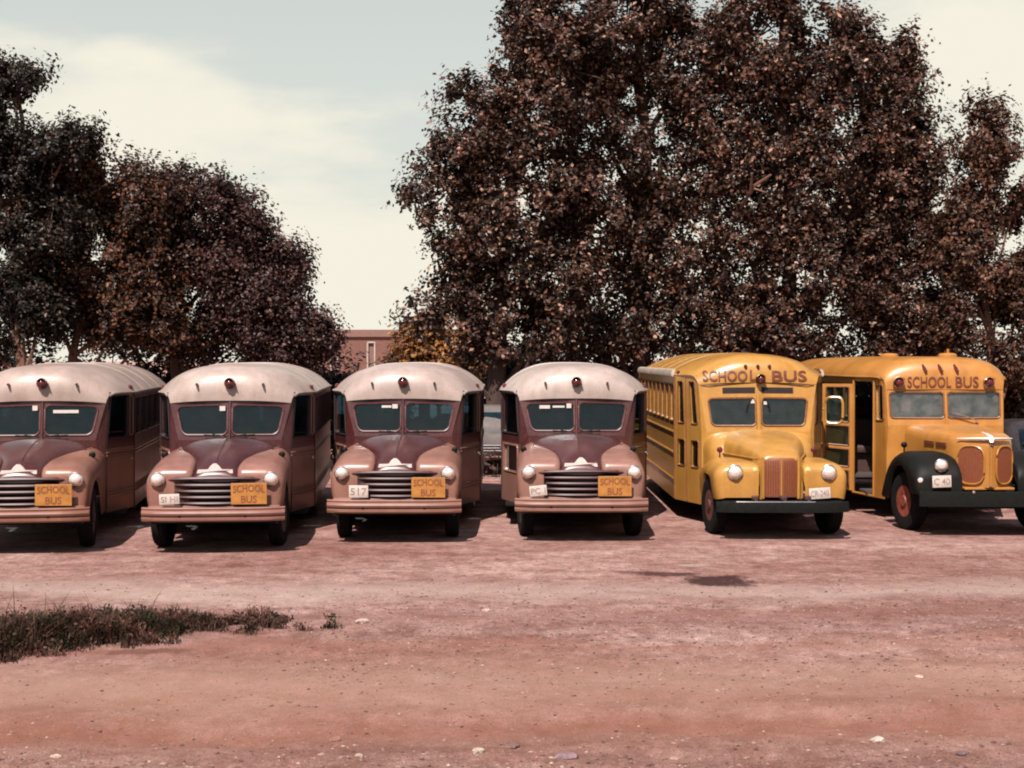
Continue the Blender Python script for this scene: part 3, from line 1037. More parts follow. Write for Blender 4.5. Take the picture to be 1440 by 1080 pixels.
    hood_loft(b, [(1.16, 0.855, 1.445, 0.7, 7.0), (0.9, 0.82, 1.40, 0.7, 6.0), (0.72, 0.78, 1.33, 0.7, 5.0), (0.62, 0.70, 1.2, 0.7, 4.0)])
    b.build('cowl', 'yellow', root, angle=50)
    # hood side panels under the lid
    b = MB()
    for sd_ in (1, -1):
        b.loft([[(sd_ * w_, y, 1.125), (sd_ * (w_ + 0.012), y, 1.09), (sd_ * w_, y, 0.70)] for y, w_ in ((1.12, 0.65), (0.6, 0.59), (0.3, 0.52), (0.0, 0.445), (-0.3, 0.37), (-0.5, 0.32), (-0.66, 0.285))])
    b.build('hood_side', 'yellow', root)
    b = MB()
    for sd_ in (1, -1):
        b.tube([(sd_ * (w_ + 0.012), y, 1.135) for y, w_ in ((1.0, 0.655), (0.6, 0.60), (0.3, 0.53), (0.0, 0.455), (-0.3, 0.38), (-0.5, 0.325), (-0.66, 0.285))], 0.013, 6)
    b.build('hood_bead', 'yellow', hd)
    # grille
    b = MB()
    rings = []
    for z in (0.60, 0.75, 0.95, 1.10, 1.15):
        rings.append([(x, -0.715 - 0.05 * (1 - (x / 0.25) ** 2) + (0.02 if z > 1.12 else 0), z) for x in np.linspace(-0.24, 0.24, 11)])
    b.loft(rings)
    g = b.build('grille', 'grille_red', root)
    b = MB()
    b.tube([(0, -0.775, 0.60), (0, -0.775, 1.13)], 0.014, 6)
    b.build('grille_divider', 'yellow', g)
    for i in range(14):                                # fine vertical bars
        x = -0.215 + 0.43 * i / 13
        if abs(x) < 0.02:
            continue
        b = MB()
        b.tube([(x, -0.722 - 0.05 * (1 - (x / 0.25) ** 2), 0.61), (x, -0.722 - 0.05 * (1 - (x / 0.25) ** 2), 1.12)], 0.006, 4)
        b.build('grille_bar', 'grille_red', g)
    for sd_ in (1, -1):
        b = MB()
        b.tube([(sd_ * 0.25, -0.725, 0.58), (sd_ * 0.252, -0.728, 0.9), (sd_ * 0.25, -0.72, 1.16)], 0.022, 8)
        b.tube([(sd_ * 0.315, -0.67, 0.58), (sd_ * 0.315, -0.67, 1.08)], 0.014, 6)
        b.build('grille_trim', 'yellow', g)
        b = MB()
        b.loft([[(sd_ * x, y, z) for x, y in ((0.243, -0.712), (0.29, -0.69), (0.335, -0.63), (0.36, -0.5))] for z in (0.565, 0.85, 1.125)])
        b.build('grille_shell', 'yellow', root)
    for sd_ in (1, -1):
        b = MB()
        st2 = []
        for (y, d) in ((-0.80, 0.14), (-0.792, 0.09), (-0.77, 0.05), (-0.72, 0.022), (-0.64, 0.006), (-0.55, 0), (-0.49, 0), (-0.42, 0), (-0.30, 0), (-0.15, 0), (0, 0), (0.15, 0), (0.3, 0), (0.42, 0), (0.5, 0), (0.6, 0), (0.85, 0), (1.14, 0)):
            xi = 0.30 + max(0, (y + 0.5)) * 0.17
            xo = 0.955 if y < 0.3 else 0.955 - (y - 0.3) * 0.06
            zt_ = 1.10 - 0.02 * abs(y) - max(0, y - 0.3) * 0.12
            zb_ = arch(y, 0.50, 0.43, 0.565 if y < 0 else 0.42)
            st2.append((y, xi + 0.2 * d, xo - d, zt_ - d, zb_ + d * 0.25, 0.10, 0.05, max(0.05, 0.25 - d * 0.8), max(0.05, 0.22 - d * 0.8)))
        fender(b, sd_, st2)
        b.build('fender', 'yellow', root, angle=55)
        headlight(root, sd_ * 0.66, -0.79, 0.955, 0.10)
        b = MB()
        b.lathe([(0.05, -0.03), (0.045, 0.01), (0.03, 0.03), (0.003, 0.04)], (sd_ * 0.375, -0.765, 0.985), 'y', 14)
        b.build('parking_lamp', 'amber', root)
        l = MB()
        l.lathe([(0.02, -0.05), (0.045, -0.02), (0.045, 0.02), (0.02, 0.04)], (sd_ * 0.70, 0.4, 1.20), 'y', 10)
        l.tube([(sd_ * 0.70, 0.4, 1.05), (sd_ * 0.70, 0.4, 1.18)], 0.012, 6)
        l.build('marker_lamp', 'redlens', root)
    # dark bumper with a thin chrome line on part of its upper edge
    b = MB()
    b.loft([[(0.93 * t, -0.97 + 0.12 * abs(t) ** 5 + a, z) for a, z in ((0.03, 0.40), (-0.012, 0.405), (-0.02, 0.48), (-0.012, 0.545), (0.03, 0.55))] for t in np.linspace(-1, 1, 21)], closed=True, cap0=True, cap1=True)
    bu = b.build('bumper', 'bumper_black', root)
    b = MB()
    b.tube([(0.88 * t, -0.972 + 0.10 * abs(t) ** 5, 0.553) for t in np.linspace(-0.75, 0.5, 9)], 0.009, 5)
    b.build('bumper_edge', 'chrome', bu)
    for x in (-0.38, 0.02, 0.36):
        b = MB()
        b.box(x - 0.045, x + 0.045, -0.86, -0.70, 0.57, 0.63, 0.01)
        b.box(x - 0.02, x + 0.02, -0.95, -0.55, 0.46, 0.575)
        b.build('bracket', 'hub_dark', bu)
    # lamps and letters
    dome_lamp(root, 0.03, surf_y(rb, 0, 2.25) - 0.04, 2.245, 0.072)
    for x in (-0.19, 0.0, 0.18):
        zz = 2.44
        b = MB()
        y0 = surf_y(rb, x, zz)
        b.lathe([(0.026, -0.02), (0.03, 0.01), (0.022, 0.04), (0.003, 0.06)], (x, y0, zz), 'y', 10)
        b.tube([(x, y0, zz), (x + 0.01, y0 - 0.02, zz - 0.05)], 0.014, 6)
        b.build('marker_lamp', 'redlens', root)
    for x in (-1.13, 1.13):
        dome_lamp(root, x, surf_y(rb, x, 2.34, 1.9) - 0.01, 2.335, 0.03, 'clearance_lamp', 'redlens', False, 'hub_dark')
    yr = lambda x, z: surf_y(rb, x, z, 1.3)
    lettering('SCHOO', -0.845, -0.165, 2.205, 2.375, yr, root, 'redtext', 0.014, 0.02)
    lettering('L', -0.125, -0.03, 2.215, 2.385, yr, root, 'redtext', 0.014, 0.02)
    lettering('BUS', 0.215, 0.765, 2.205, 2.375, yr, root, 'redtext', 0.014, 0.02)
    plate(root, 0.525, -0.845, 0.665, 0.30, 0.155, 'CR-240', R(-4))
    sticker(root, -0.12, -0.05, 1.87, 1.93, 1.125)
    sticker(root, 0.08, 0.13, 1.85, 1.90, 1.12)
    # open quarter vent of the driver's window (image right)
    b = MB()
    loop = [Vector((1.20 + 0.16 + 0.13 * math.copysign(abs(math.cos(a)) ** 0.45, math.cos(a)), 1.98 - 0.05 * math.cos(a), 1.73 + 0.21 * math.copysign(abs(math.sin(a)) ** 0.45, math.sin(a)))) for a in [2 * math.pi * k / 24 for k in range(24)]]
    b.tube(loop, 0.022, 6, closed=True)
    b.tube([(1.17, 2.05, 1.75), (1.24, 2.02, 1.75)], 0.015, 5)
    v = b.build('quarter_vent', 'yellow', root)
    g_ = MB()
    g_.add(loop, [tuple(range(24))])
    g_.build('pane', 'glass', v, smooth=False)
    for x in (-0.83, 0.83):
        wheel(root, x, 0, 0.42, 0.21, 'hub_dull', R(7))
    for x in (-0.94, 0.94):
        wheel(root, x, 5.6, 0.42, 0.2, 'hub_red', 0, True)
    return root
bus_b = make_round_yellow_bus()
bus_b.location = (3.80, 20.8, 0)
tag(bus_b, 'yellow school bus with rounded yellow fenders and flat red grille, entry door shut', 'bus', 'yellow school buses')

# ------------------------------------------------------------------ yellow bus with black fenders
def make_black_fender_bus():
    root = empty('school_bus')
    c = dict(up='yellow2', lo='yellow2', wb=0.915, wt=0.93, yb=1.30, yt=1.38, zb=1.50, zt=2.07, peak=0.0, bow=0.05,
             wl=0.94, we=1.18, ya=1.36, wu=0.95, yu=1.42, ys=2.45, ye=8.0, eave=2.27, belt=1.45, floor=0.32,
             wind=(0.028, 0.05, 0.115, 0.045, 0.06), nwin=8, swin=(0.05, 0.05, 0.12, 0.13, 0.04), gasket='gasket_yellow', glass='glass_dusty', yrear=5.3, nseat=5)
    A_up, A_lo = body_common(root, c)
    # driver's side angled panel
    d = MB()
    l1 = panel(d, A_up, (0.10, 0.10, 0.10, 0.15, 0.05), 1)
    panel(d, A_lo, None, 1)
    dd = d.build('driver_door', 'yellow2', root, smooth=False)
    glaze(l1, 'door_window', dd, 'gasket_yellow', depth=0.03)
    # entry side: small window, post, open doorway
    d = MB()
    l1 = panel(d, sub_quad(A_up, 0, 0.34, 0, 1), (0.05, 0.06, 0.12, 0.13, 0.03), -1)
    panel(d, sub_quad(A_lo, 0, 0.34, 0, 1), None, -1)
    panel(d, sub_quad(A_up, 0.34, 1, 0.90, 1), None, -1)
    panel(d, sub_quad(A_lo, 0.34, 1, 0, 0.03), None, -1)
    en = d.build('entry_surround', 'yellow2', root, smooth=False)
    glaze(l1, 'quarter_window', en, 'gasket_yellow', depth=0.03)
    b = MB()
    p0 = lerp((-0.94, 1.36, 0), (-1.18, 2.45, 0), 0.34)
    p1 = Vector((-1.18, 2.45, 0))
    for p_ in (p0, p1):
        b.tube([p_ + Vector((-0.006, 0, 0.33)), p_ + Vector((-0.006, 0, 2.2))], 0.022, 6)
    b.tube([p0 + Vector((0, 0, 0.335)), p1 + Vector((0, 0, 0.335))], 0.022, 6)
    b.build('door_frame', 'yellow2', en)
    b = MB()
    b.box(-1.1, -0.55, 1.9, 2.4, 0.36, 0.40)
    b.box(-0.75, -0.35, 1.9, 2.4, 0.40, 0.60)
    b.build('entry_step', 'inner', root)
    # open door leaf swung out towards us
    h = p1 + Vector((-0.02, 0.0, 0))
    e = h + Vector((-0.47, 0.16, 0))
    P = [Vector((e.x, e.y, 0.42)), Vector((h.x, h.y, 0.36)), Vector((h.x, h.y, 2.14)), Vector((e.x, e.y, 2.14))]
    d = MB()
    l1 = panel(d, sub_quad(P, 0, 1, 0.62, 1), (0.06, 0.06, 0.03, 0.05, 0.03), 1)
    l2 = panel(d, sub_quad(P, 0, 1, 0.40, 0.62), (0.05, 0.06, 0.03, 0.03, 0.02), 1)
    l3 = panel(d, sub_quad(P, 0, 1, 0.20, 0.40), (0.05, 0.06, 0.03, 0.03, 0.02), 1)
    l4 = panel(d, sub_quad(P, 0, 1, 0, 0.20), (0.05, 0.06, 0.05, 0.03, 0.02), 1)
    lf = d.build('door_leaf', 'yellow2', root, smooth=False)
    for l_ in (l1, l2, l3, l4):
        glaze(l_, 'door_window', lf, 'gasket_yellow', depth=0.015)
    rails(root, c, (1.42, 1.0, 0.62), 'yellow2', 0.018)
    st = [(0.935, 1.375, 1.325, 2.065, 2.07, 4.0, 0.6),
          (0.945, 1.385, 1.33, 2.15, 2.22, 4.0, 0.6),
          (0.96, 1.41, 1.345, 2.22, 2.36, 4.0, 0.6),
          (0.985, 1.50, 1.39, 2.26, 2.47, 4.0, 0.6),
          (1.02, 1.66, 1.47, 2.27, 2.535, 4.0, 0.6),
          (1.07, 1.95, 1.62, 2.27, 2.57, 4.0, 0.6),
          (1.13, 2.25, 1.9, 2.27, 2.585, 4.0, 0.6),
          (1.195, 2.48, 2.4, 2.27, 2.595, 4.0, 0.6),
          (1.195, 5.0, 5.0, 2.27, 2.60, 4.0, 0.6),
          (1.195, 7.8, 7.8, 2.27, 2.58, 4.0, 0.6),
          (1.14, 8.05, 8.1, 2.27, 2.50, 4.0, 0.6),
          (1.03, 8.18, 8.22, 2.25, 2.36, 4.0, 0.6)]
    b = MB()
    roof_loft(b, st, 33)
    rf = b.build('roof', 'yellow2', root, angle=60)
    rb = bvh_of(rf)
    roof_lining(root, st)
    drip(root, st[3:11], 'yellow2', 0.022)
    for x, y in ((-0.34, 3.4), (0.33, 2.3)):
        b = MB()
        b.lathe([(0.15, -0.02), (0.15, 0.03), (0.12, 0.055), (0.03, 0.065)], (x, y, 2.59), 'z', 16)
        b.build('roof_vent', 'yellow2', rf)
    b = MB()
    b.tube([(0.33, 2.28, 2.64), (0.33, 2.28, 2.72)], 0.02, 6)
    b.build('roof_stub', 'yellow2', rf)
    b = MB()
    b.tube([(0, 1.245, 1.52), (0, 1.325, 2.06)], 0.024, 8)
    b.build('windshield_post', 'yellow2', root)
    b = MB()
    b.tube([(0.46, 1.235, 1.585), (0.30, 1.22, 1.65), (0.08, 1.215, 1.70)], 0.010, 5)
    b.tube([(0.46, 1.25, 1.575), (0.5, 1.25, 1.565)], 0.018, 6)
    b.build('wiper', 'chrome', root)
    # hood with a V nose: built level by level
    def outline(ins):
        half = [(0.66, 1.34), (0.63, 0.9), (0.58, 0.4), (0.52, 0.0), (0.47, -0.32), (0.43, -0.48), (0.36, -0.58), (0.24, -0.68), (0.12, -0.77), (0.03, -0.835)]
        pts = [(x * (1 - ins * 0.9), y + (ins * 0.5 if y < 0.5 else 0)) for x, y in half]
        return [(x, y) for x, y in pts] + [(-x, y) for x, y in pts[::-1]]
    b = MB()
    rings = []
    for z, ins in ((0.70, 0.0), (0.9, 0.0), (1.1, 0.0), (1.28, 0.008), (1.36, 0.03), (1.41, 0.09), (1.445, 0.20), (1.46, 0.38), (1.465, 0.7)):
        rings.append([(x, y, z + 0.03 * max(0, y + 0.8)) for x, y in outline(ins)])
    b.loft(rings, cap1=True)
    hd = b.build('hood', 'yellow2', root, angle=40)
    hb = bvh_of(hd)
    for sd_ in (1, -1):                               # tall oval grilles on both faces of the nose
        a0, a1 = Vector((sd_ * 0.07, -0.805, 0)), Vector((sd_ * 0.385, -0.555, 0))
        nrm = Vector((sd_ * (0.25), -0.315, 0)).normalized()
        b = MB()
        pts = []
        for k in range(32):
            a = 2 * math.pi * k / 32
            u = 0.5 + 0.5 * math.copysign(abs(math.cos(a)) ** 0.75, math.cos(a))
            q = math.copysign(abs(math.sin(a)) ** 0.6, math.sin(a))
            pts.append(a0.lerp(a1, u) + Vector((0, 0, 1.02 + 0.275 * q)) + nrm * 0.022)
        b.add(pts, [tuple(range(32))])
        g = b.build('grille', 'grille_red', root, smooth=False)
        b = MB()
        b.tube([p_ + nrm * 0.004 for p_ in pts], 0.014, 5, closed=True)
        b.build('grille_trim', 'yellow2', g)
        for k in range(11):
            u = 0.09 + 0.82 * k / 10
            hh = 0.275 * (1 - abs(2 * u - 1) ** 2.6) ** 0.45
            q = a0.lerp(a1, u) + nrm * 0.026
            b = MB()
            b.tube([q + Vector((0, 0, 1.02 - hh + 0.01)), q + Vector((0, 0, 1.02 + hh - 0.01))], 0.006, 4)
            b.build('grille_bar', 'grille_red', g)
        # hood side badge: two dark raised bars of worn lettering
        b = MB()
        for (y0, y1) in ((0.10, 0.42), (-0.30, 0.02)):
            fx = lambda y: 0.52 + (0.06 / 0.4) * max(0, y) - (0.05 / 0.32) * max(0, -y)
            b.loft([[(sd_ * (fx(y) + 0.004 + t), y, z) for t, z in ((0, 1.265), (0.014, 1.265), (0.014, 1.315), (0, 1.315))] for y in np.linspace(y0, y1, 5)], closed=True, cap0=True, cap1=True)
        b.build('hood_badge', 'redtext', root, smooth=False)
    b = MB()
    b.tube([(0, -0.845, 0.72), (0, -0.85, 1.1), (0, -0.845, 1.34)], 0.022, 8)
    b.build('nose_ridge', 'yellow2', root)
    b = MB()                                          # chrome nose ornament with swept wings
    b.tube([(0, -0.86, 1.30), (0, -0.87, 1.36), (0, -0.84, 1.42), (0, -0.70, 1.45), (0, -0.45, 1.475)], [0.02, 0.032, 0.036, 0.028, 0.012], 8)
    for sd_ in (1, -1):
        b.tube([(sd_ * 0.02, -0.86, 1.405), (sd_ * 0.14, -0.775, 1.405), (sd_ * 0.28, -0.665, 1.40), (sd_ * 0.40, -0.56, 1.395)], [0.024, 0.02, 0.015, 0.008], 6)
    b.build('hood_ornament', 'bright', root)
    b = MB()
    b.box(-0.36, 0.36, -0.80, -0.5, 0.665, 0.70, 0.01)
    b.build('nose_sill', 'yellow2', root)
    # black fenders
    for sd_ in (1, -1):
        b = MB()
        st2 = []
        for (y, d, dz) in ((-0.82, 0.10, 0.30), (-0.81, 0.06, 0.27), (-0.78, 0.03, 0.22), (-0.70, 0.01, 0.15), (-0.60, 0, 0.09), (-0.5, 0, 0.05), (-0.42, 0, 0.03), (-0.3, 0, 0.01), (-0.15, 0, 0), (0, 0, 0), (0.15, 0, 0.0), (0.3, 0, 0.02), (0.42, 0, 0.05), (0.52, 0, 0.09), (0.62, 0, 0.15), (0.74, 0, 0.26), (0.86, 0, 0.40), (0.96, 0, 0.56)):
            xi = 0.40 + max(0, (y + 0.5)) * 0.10
            zt_ = 1.17 - dz
            zb_ = arch(y, 0.54, 0.43, 0.60 if y < 0 else 0.40)
            zb_ = min(zb_, zt_ - 0.02)
            st2.append((y, xi, 1.10 - d, zt_ - d * 0.5, zb_, 0.10, 0.06, max(0.05, min(0.22 - d * 0.8, 0.22)), max(0.03, min(0.20 - d * 0.6, (zt_ - zb_) * 0.8))))
        fender(b, sd_, st2)
        b.build('fender', 'black', root, angle=55)
        headlight(root, sd_ * 0.70, -0.78, 1.02, 0.088)
        b = MB()
        b.tube([(sd_ * 0.70, -0.72, 0.86), (sd_ * 0.70, -0.70, 0.98)], 0.025, 8)
        b.build('headlight_bracket', 'black', root)
        b = MB()
        b.lathe([(0.03, -0.08), (0.05, -0.02), (0.055, 0.02), (0.04, 0.05), (0.003, 0.06)], (sd_ * 0.99, -0.76, 0.80), 'y', 14)
        b.build('parking_lamp', 'lens', root)
        l = MB()
        l.lathe([(0.02, -0.05), (0.045, -0.02), (0.045, 0.02), (0.02, 0.04)], (sd_ * 0.92, 0.35, 1.25), 'y', 10)
        l.tube([(sd_ * 0.92, 0.35, 1.10), (sd_ * 0.92, 0.35, 1.23)], 0.012, 6)
        l.build('marker_lamp', 'black', root)
    b = MB()
    b.loft([[(1.05 * t, -1.0 + 0.06 * abs(t) ** 4 + a, z) for a, z in ((0.03, 0.44), (-0.012, 0.445), (-0.02, 0.55), (-0.012, 0.655), (0.03, 0.66))] for t in np.linspace(-1, 1, 17)], closed=True, cap0=True, cap1=True)
    bu = b.build('bumper', 'bumper_black', root)
    for x in (-0.4, 0.4):
        b = MB()
        b.box(x - 0.03, x + 0.03, -0.98, -0.4, 0.50, 0.60)
        b.build('bracket', 'dark', bu)
    b = MB()
    b.lathe([(0.02, 0), (0.02, 0.012), (0.006, 0.02)], (-0.30, -1.01, 0.655), 'y', 10)
    b.lathe([(0.02, 0), (0.02, 0.012), (0.006, 0.02)], (0.5, -1.01, 0.56), 'y', 10)
    b.build('bolt', 'chrome', bu)
    plate(root, -0.73, -0.93, 0.80, 0.27, 0.17, 'C 40', R(-2))
    yr = lambda x, z: surf_y(rb, x, z, 1.35)
    lettering('SCHOOL', -0.60, 0.09, 2.10, 2.275, yr, root, 'redtext', 0.014, 0.015)
    lettering('BUS', 0.16, 0.53, 2.10, 2.275, yr, root, 'redtext', 0.014, 0.015)
    for x in (-0.745, 0.685):
        dome_lamp(root, x, yr(x, 2.18) - 0.02, 2.18, 0.085, 'warning_lamp', 'redlens', True, 'chrome')
    for x in (-0.33, -0.08, 0.17):
        b = MB()
        zz = 2.405
        y0 = yr(x, zz)
        b.tube([(x - 0.02, yr(x, zz + 0.06) - 0.01, zz + 0.06), (x, y0 - 0.02, zz), (x + 0.025, yr(x, zz - 0.06) - 0.03, zz - 0.06)], [0.014, 0.028, 0.024], 7)
        b.build('marker_lamp', 'redlens', root)
    sticker(root, -0.17, -0.10, 1.92, 1.985, 1.36)
    sticker(root, -0.66, -0.52, 1.72, 1.95, 1.45)
    for x in (-0.93, 0.93):
        wheel(root, x, 0.02, 0.43, 0.22, 'hub_red', R(11))
    for x in (-0.94, 0.94):
        wheel(root, x, 5.3, 0.43, 0.2, 'hub_red', 0, True)
    return root
bus_c = make_black_fender_bus()
bus_c.location = (6.88, 21.25, 0)
tag(bus_c, 'yellow school bus with black fenders, pointed nose with oval grilles and open entry door', 'bus', 'yellow school buses')

# ------------------------------------------------------------------ parked cars behind
def make_car(bodymat, label, loc, rz):
    root = empty('parked_car', loc, rz)
    b = MB()
    # body: lofted cross-sections front (-y) to rear
    st = [(-2.30, 0.62, 0.50, 0.72), (-2.27, 0.74, 0.40, 0.86), (-2.1, 0.82, 0.34, 0.92), (-1.4, 0.86, 0.30, 0.97), (-0.75, 0.87, 0.28, 1.00), (0.8, 0.88, 0.28, 1.01), (1.5, 0.86, 0.32, 0.98), (2.1, 0.80, 0.38, 0.90), (2.32, 0.66, 0.46, 0.80)]
    rings = []
    for y, w_, zb_, zt_ in st:
        ring = []
        for k in range(24):
            a = 2 * math.pi * k / 24
            ring.append((w_ * math.copysign(abs(math.cos(a)) ** 0.55, math.cos(a)), y, (zb_ + zt_) / 2 + (zt_ - zb_) / 2 * math.copysign(abs(math.sin(a)) ** 0.55, math.sin(a))))
        rings.append(ring)
    b.loft(rings, closed=True, cap0=True, cap1=True)
    b.build('body', bodymat, root, angle=50)
    b = MB()
    rings = []
    for z, y0, y1, w_ in ((0.96, -0.80, 1.45, 0.78), (1.08, -0.68, 1.36, 0.76), (1.30, -0.38, 1.05, 0.68), (1.42, -0.18, 0.82, 0.60), (1.47, 0.0, 0.62, 0.42)):
        rings.append([(w_ * math.copysign(abs(math.cos(a)) ** 0.5, math.cos(a)), (y0 + y1) / 2 + (y1 - y0) / 2 * math.copysign(abs(math.sin(a)) ** 0.5, math.sin(a)), z) for a in [2 * math.pi * k / 28 for k in range(28)]])
    b.loft(rings, closed=True, cap1=True)
    cb = b.build('cabin', bodymat, root, angle=50)
    for yc, sg in ((-0.62, -1), (1.28, 1)):
        b = MB()
        b.add([(-0.62, yc - sg * 0.0 + sg * 0.09, 1.03), (0.62, yc + sg * 0.09, 1.03), (0.52, yc - sg * 0.26, 1.33), (-0.52, yc - sg * 0.26, 1.33)], [(0, 1, 2, 3)])
        b.build('windshield' if sg < 0 else 'rear_window', 'glass', root, smooth=False)
    for sd_ in (1, -1):
        b = MB()
        b.add([(sd_ * 0.785, -0.45, 1.05), (sd_ * 0.785, 1.0, 1.05), (sd_ * 0.695, 0.8, 1.32), (sd_ * 0.695, -0.2, 1.32)], [(0, 1, 2, 3)])
        b.build('side_window', 'glass', root, smooth=False)
    for yb_, sg in ((-2.40, -1), (2.42, 1)):
        b = MB()
        b.loft([[(0.84 * t, yb_ - sg * 0.12 * abs(t) ** 3 + a, z) for a, z in ((0.03, 0.40), (-0.03, 0.42), (-0.04, 0.47), (-0.03, 0.52), (0.03, 0.54))] for t in np.linspace(-1, 1, 11)], closed=True, cap0=True, cap1=True)
        b.build('bumper', 'chrome', root)
    b = MB()
    b.box(-0.42, 0.42, -2.33, -2.28, 0.52, 0.70, 0.01)
    g = b.build('grille', 'void', root)
    for k in range(3):
        b = MB()
        b.tube([(-0.44, -2.34, 0.56 + k * 0.06), (0.44, -2.34, 0.56 + k * 0.06)], 0.012, 5)
        b.build('grille_bar', 'chrome', g)
    for sd_ in (1, -1):
        headlight(root, sd_ * 0.60, -2.27, 0.70, 0.085)
        for y in (-1.35, 1.4):
            wheel(root, sd_ * 0.74, y, 0.33, 0.17, 'chrome')
    tag(root, label, 'car', 'cars parked behind the buses')
    return root
M['carpale'] = paint('pale_grey_car_paint', (0.13, 0.12, 0.118), 0.3)
M['cardark'] = paint('dark_car_paint', (0.02, 0.018, 0.02), 0.25)
make_car('carpale', 'pale grey car glimpsed through the gap between two maroon buses', (-0.62, 33.2, 0.0), R(4))
make_car('cardark', 'dark car just beyond the black fender at the photo edge', (9.35, 25.2, 0.0), R(2))

# ------------------------------------------------------------------ ground
def fbm(x, y, sc, oct_=4, seed=0.0):
    v = np.zeros_like(x)
    a = 1.0
    for o in range(oct_):
        s_ = sc * 2 ** o
        v += a * (np.sin(x * s_ * 1.3 + y * s_ * 0.7 + seed + o * 1.7) * np.cos(y * s_ * 1.1 - x * s_ * 0.4 + o * 2.3 + seed * 1.3))
        a *= 0.5
    return v
def ground_z(x, y):
    near = np.clip((17.5 - y) / 6.0, 0, 1)
    z = fbm(x, y, 0.9, 4, 1.0) * 0.012 + near * (fbm(x * 0.45, y * 1.5, 0.9, 4, 3.0) * 0.022 + fbm(x, y * 1.3, 4.0, 3, 7.0) * 0.010)
    # wheel tracks crossing the foreground
    t = y - (9.75 + x * 0.035)
    z += near * (-0.035 * np.exp(-(t / 0.28) ** 2) + 0.02 * np.exp(-((t - 0.5) / 0.2) ** 2))
    flat = np.clip((y - 18) / 1.5, 0, 1) * np.clip((31 - y) / 2, 0, 1)
    return z * (1 - 0.85 * flat)
xs = np.concatenate([[-900, -400, -150, -70, -40, -25], np.linspace(-16, 16, 321), [25, 40, 70, 150, 400, 900]])
ys_ = np.concatenate([[-400, -100, -30, -8, 0, 4], np.linspace(6, 19, 300), np.linspace(19.2, 40, 90), [45, 52, 65, 90, 150, 300, 700, 1500]])
GX, GY = np.meshgrid(xs, ys_)
GZ = ground_z(GX, GY)
far = (np.abs(GX) > 16.5) | (GY > 41) | (GY < 5)
GZ[far] = 0
def mesh_np(name, verts, faces, mat, parent=None, smooth=False, tint=None):
    me = bpy.data.meshes.new(name)
    nv, nf, k = len(verts), len(faces), faces.shape[1]
    me.vertices.add(nv)
    me.vertices.foreach_set('co', np.ascontiguousarray(verts, np.float32).ravel())
    me.loops.add(nf * k)
    me.loops.foreach_set('vertex_index', np.ascontiguousarray(faces, np.int32).ravel())
    me.polygons.add(nf)
    me.polygons.foreach_set('loop_start', np.arange(0, nf * k, k, dtype=np.int32))
    me.polygons.foreach_set('loop_total', np.full(nf, k, np.int32))
    me.polygons.foreach_set('use_smooth', np.full(nf, smooth, bool))
    if tint is not None:
        at = me.attributes.new('tint', 'FLOAT_COLOR', 'FACE')
        at.data.foreach_set('color', np.ascontiguousarray(np.c_[tint * KA, np.ones(nf)], np.float32).ravel())
    me.update()
    me.validate()
    me.materials.append(M[mat])
    o = bpy.data.objects.new(name, me)
    COL.objects.link(o)
    if parent:
        o.parent = parent
    return o
ny, nx = GX.shape
idx = np.arange(nx * ny).reshape(ny, nx)
fc = np.stack([idx[:-1, :-1].ravel(), idx[:-1, 1:].ravel(), idx[1:, 1:].ravel(), idx[1:, :-1].ravel()], 1)
m, nt, p = newmat('packed_dirt')
big = tex(nt, 0.45, 6, 0.6, stretch=(0.55, 1.0, 1), rot=(0, 0, R(-2)))
mid = tex(nt, 1.9, 9, 0.72, stretch=(0.6, 1.0, 1), rot=(0, 0, R(-3)))
fine = tex(nt, 9, 10, 0.85, stretch=(1.0, 0.8, 1))
grit = tex(nt, 60, 5, 0.8)
col = ramp(nt, big, [(0.30, (0.219, 0.113, 0.093)), (0.48, (0.283, 0.169, 0.144)), (0.62, (0.365, 0.242, 0.211))])
col = mixc(nt, math_(nt, 'MULTIPLY', ramp(nt, mid, [(0.40, (1, 1, 1)), (0.52, (0, 0, 0))]), 0.55), col, (0.202, 0.089, 0.067))
col = mixc(nt, math_(nt, 'MULTIPLY', ramp(nt, mid, [(0.54, (0, 0, 0)), (0.70, (1, 1, 1))]), 0.5), col, (0.398, 0.284, 0.238))
col = mixc(nt, 0.8, col, ramp(nt, fine, [(0.36, (0.356, 0.324, 0.320)), (0.5, (0.5, 0.5, 0.5)), (0.64, (0.74, 0.74, 0.76))]), 'OVERLAY')
col = mixc(nt, 0.6, col, ramp(nt, grit, [(0.40, (0.18, 0.18, 0.18)), (0.6, (0.82, 0.82, 0.82))]), 'OVERLAY')
blot = tex(nt, 3.4, 9, 0.75, stretch=(1.0, 0.8, 1))
col = mixc(nt, 0.85, col, ramp(nt, blot, [(0.38, (0.33, 0.29, 0.27)), (0.5, (0.5, 0.5, 0.5)), (0.62, (0.66, 0.66, 0.67))]), 'OVERLAY')
# worn wheel tracks, and the old oil stain in front of the yellow bus
t_ = nt.nodes.new('ShaderNodeTexCoord')
sp = nt.nodes.new('ShaderNodeSeparateXYZ')
nt.links.new(t_.outputs['Object'], sp.inputs[0])
def band(c0, slope, wdt, amt, colr, wob=0.5):
    global col
    d = math_(nt, 'SUBTRACT', sp.outputs[1], math_(nt, 'MULTIPLY_ADD', sp.outputs[0], slope, c0))
    d = math_(nt, 'ADD', d, math_(nt, 'MULTIPLY', math_(nt, 'SUBTRACT', big, 0.5), wob * 3))
    d = math_(nt, 'ADD', d, math_(nt, 'MULTIPLY', math_(nt, 'SUBTRACT', mid, 0.5), wob))
    g = math_(nt, 'SUBTRACT', 1.0, math_(nt, 'ABSOLUTE', math_(nt, 'DIVIDE', d, wdt)))
    g = math_(nt, 'MULTIPLY', math_(nt, 'MAXIMUM', g, 0.0), amt)
    col = mixc(nt, g, col, colr)
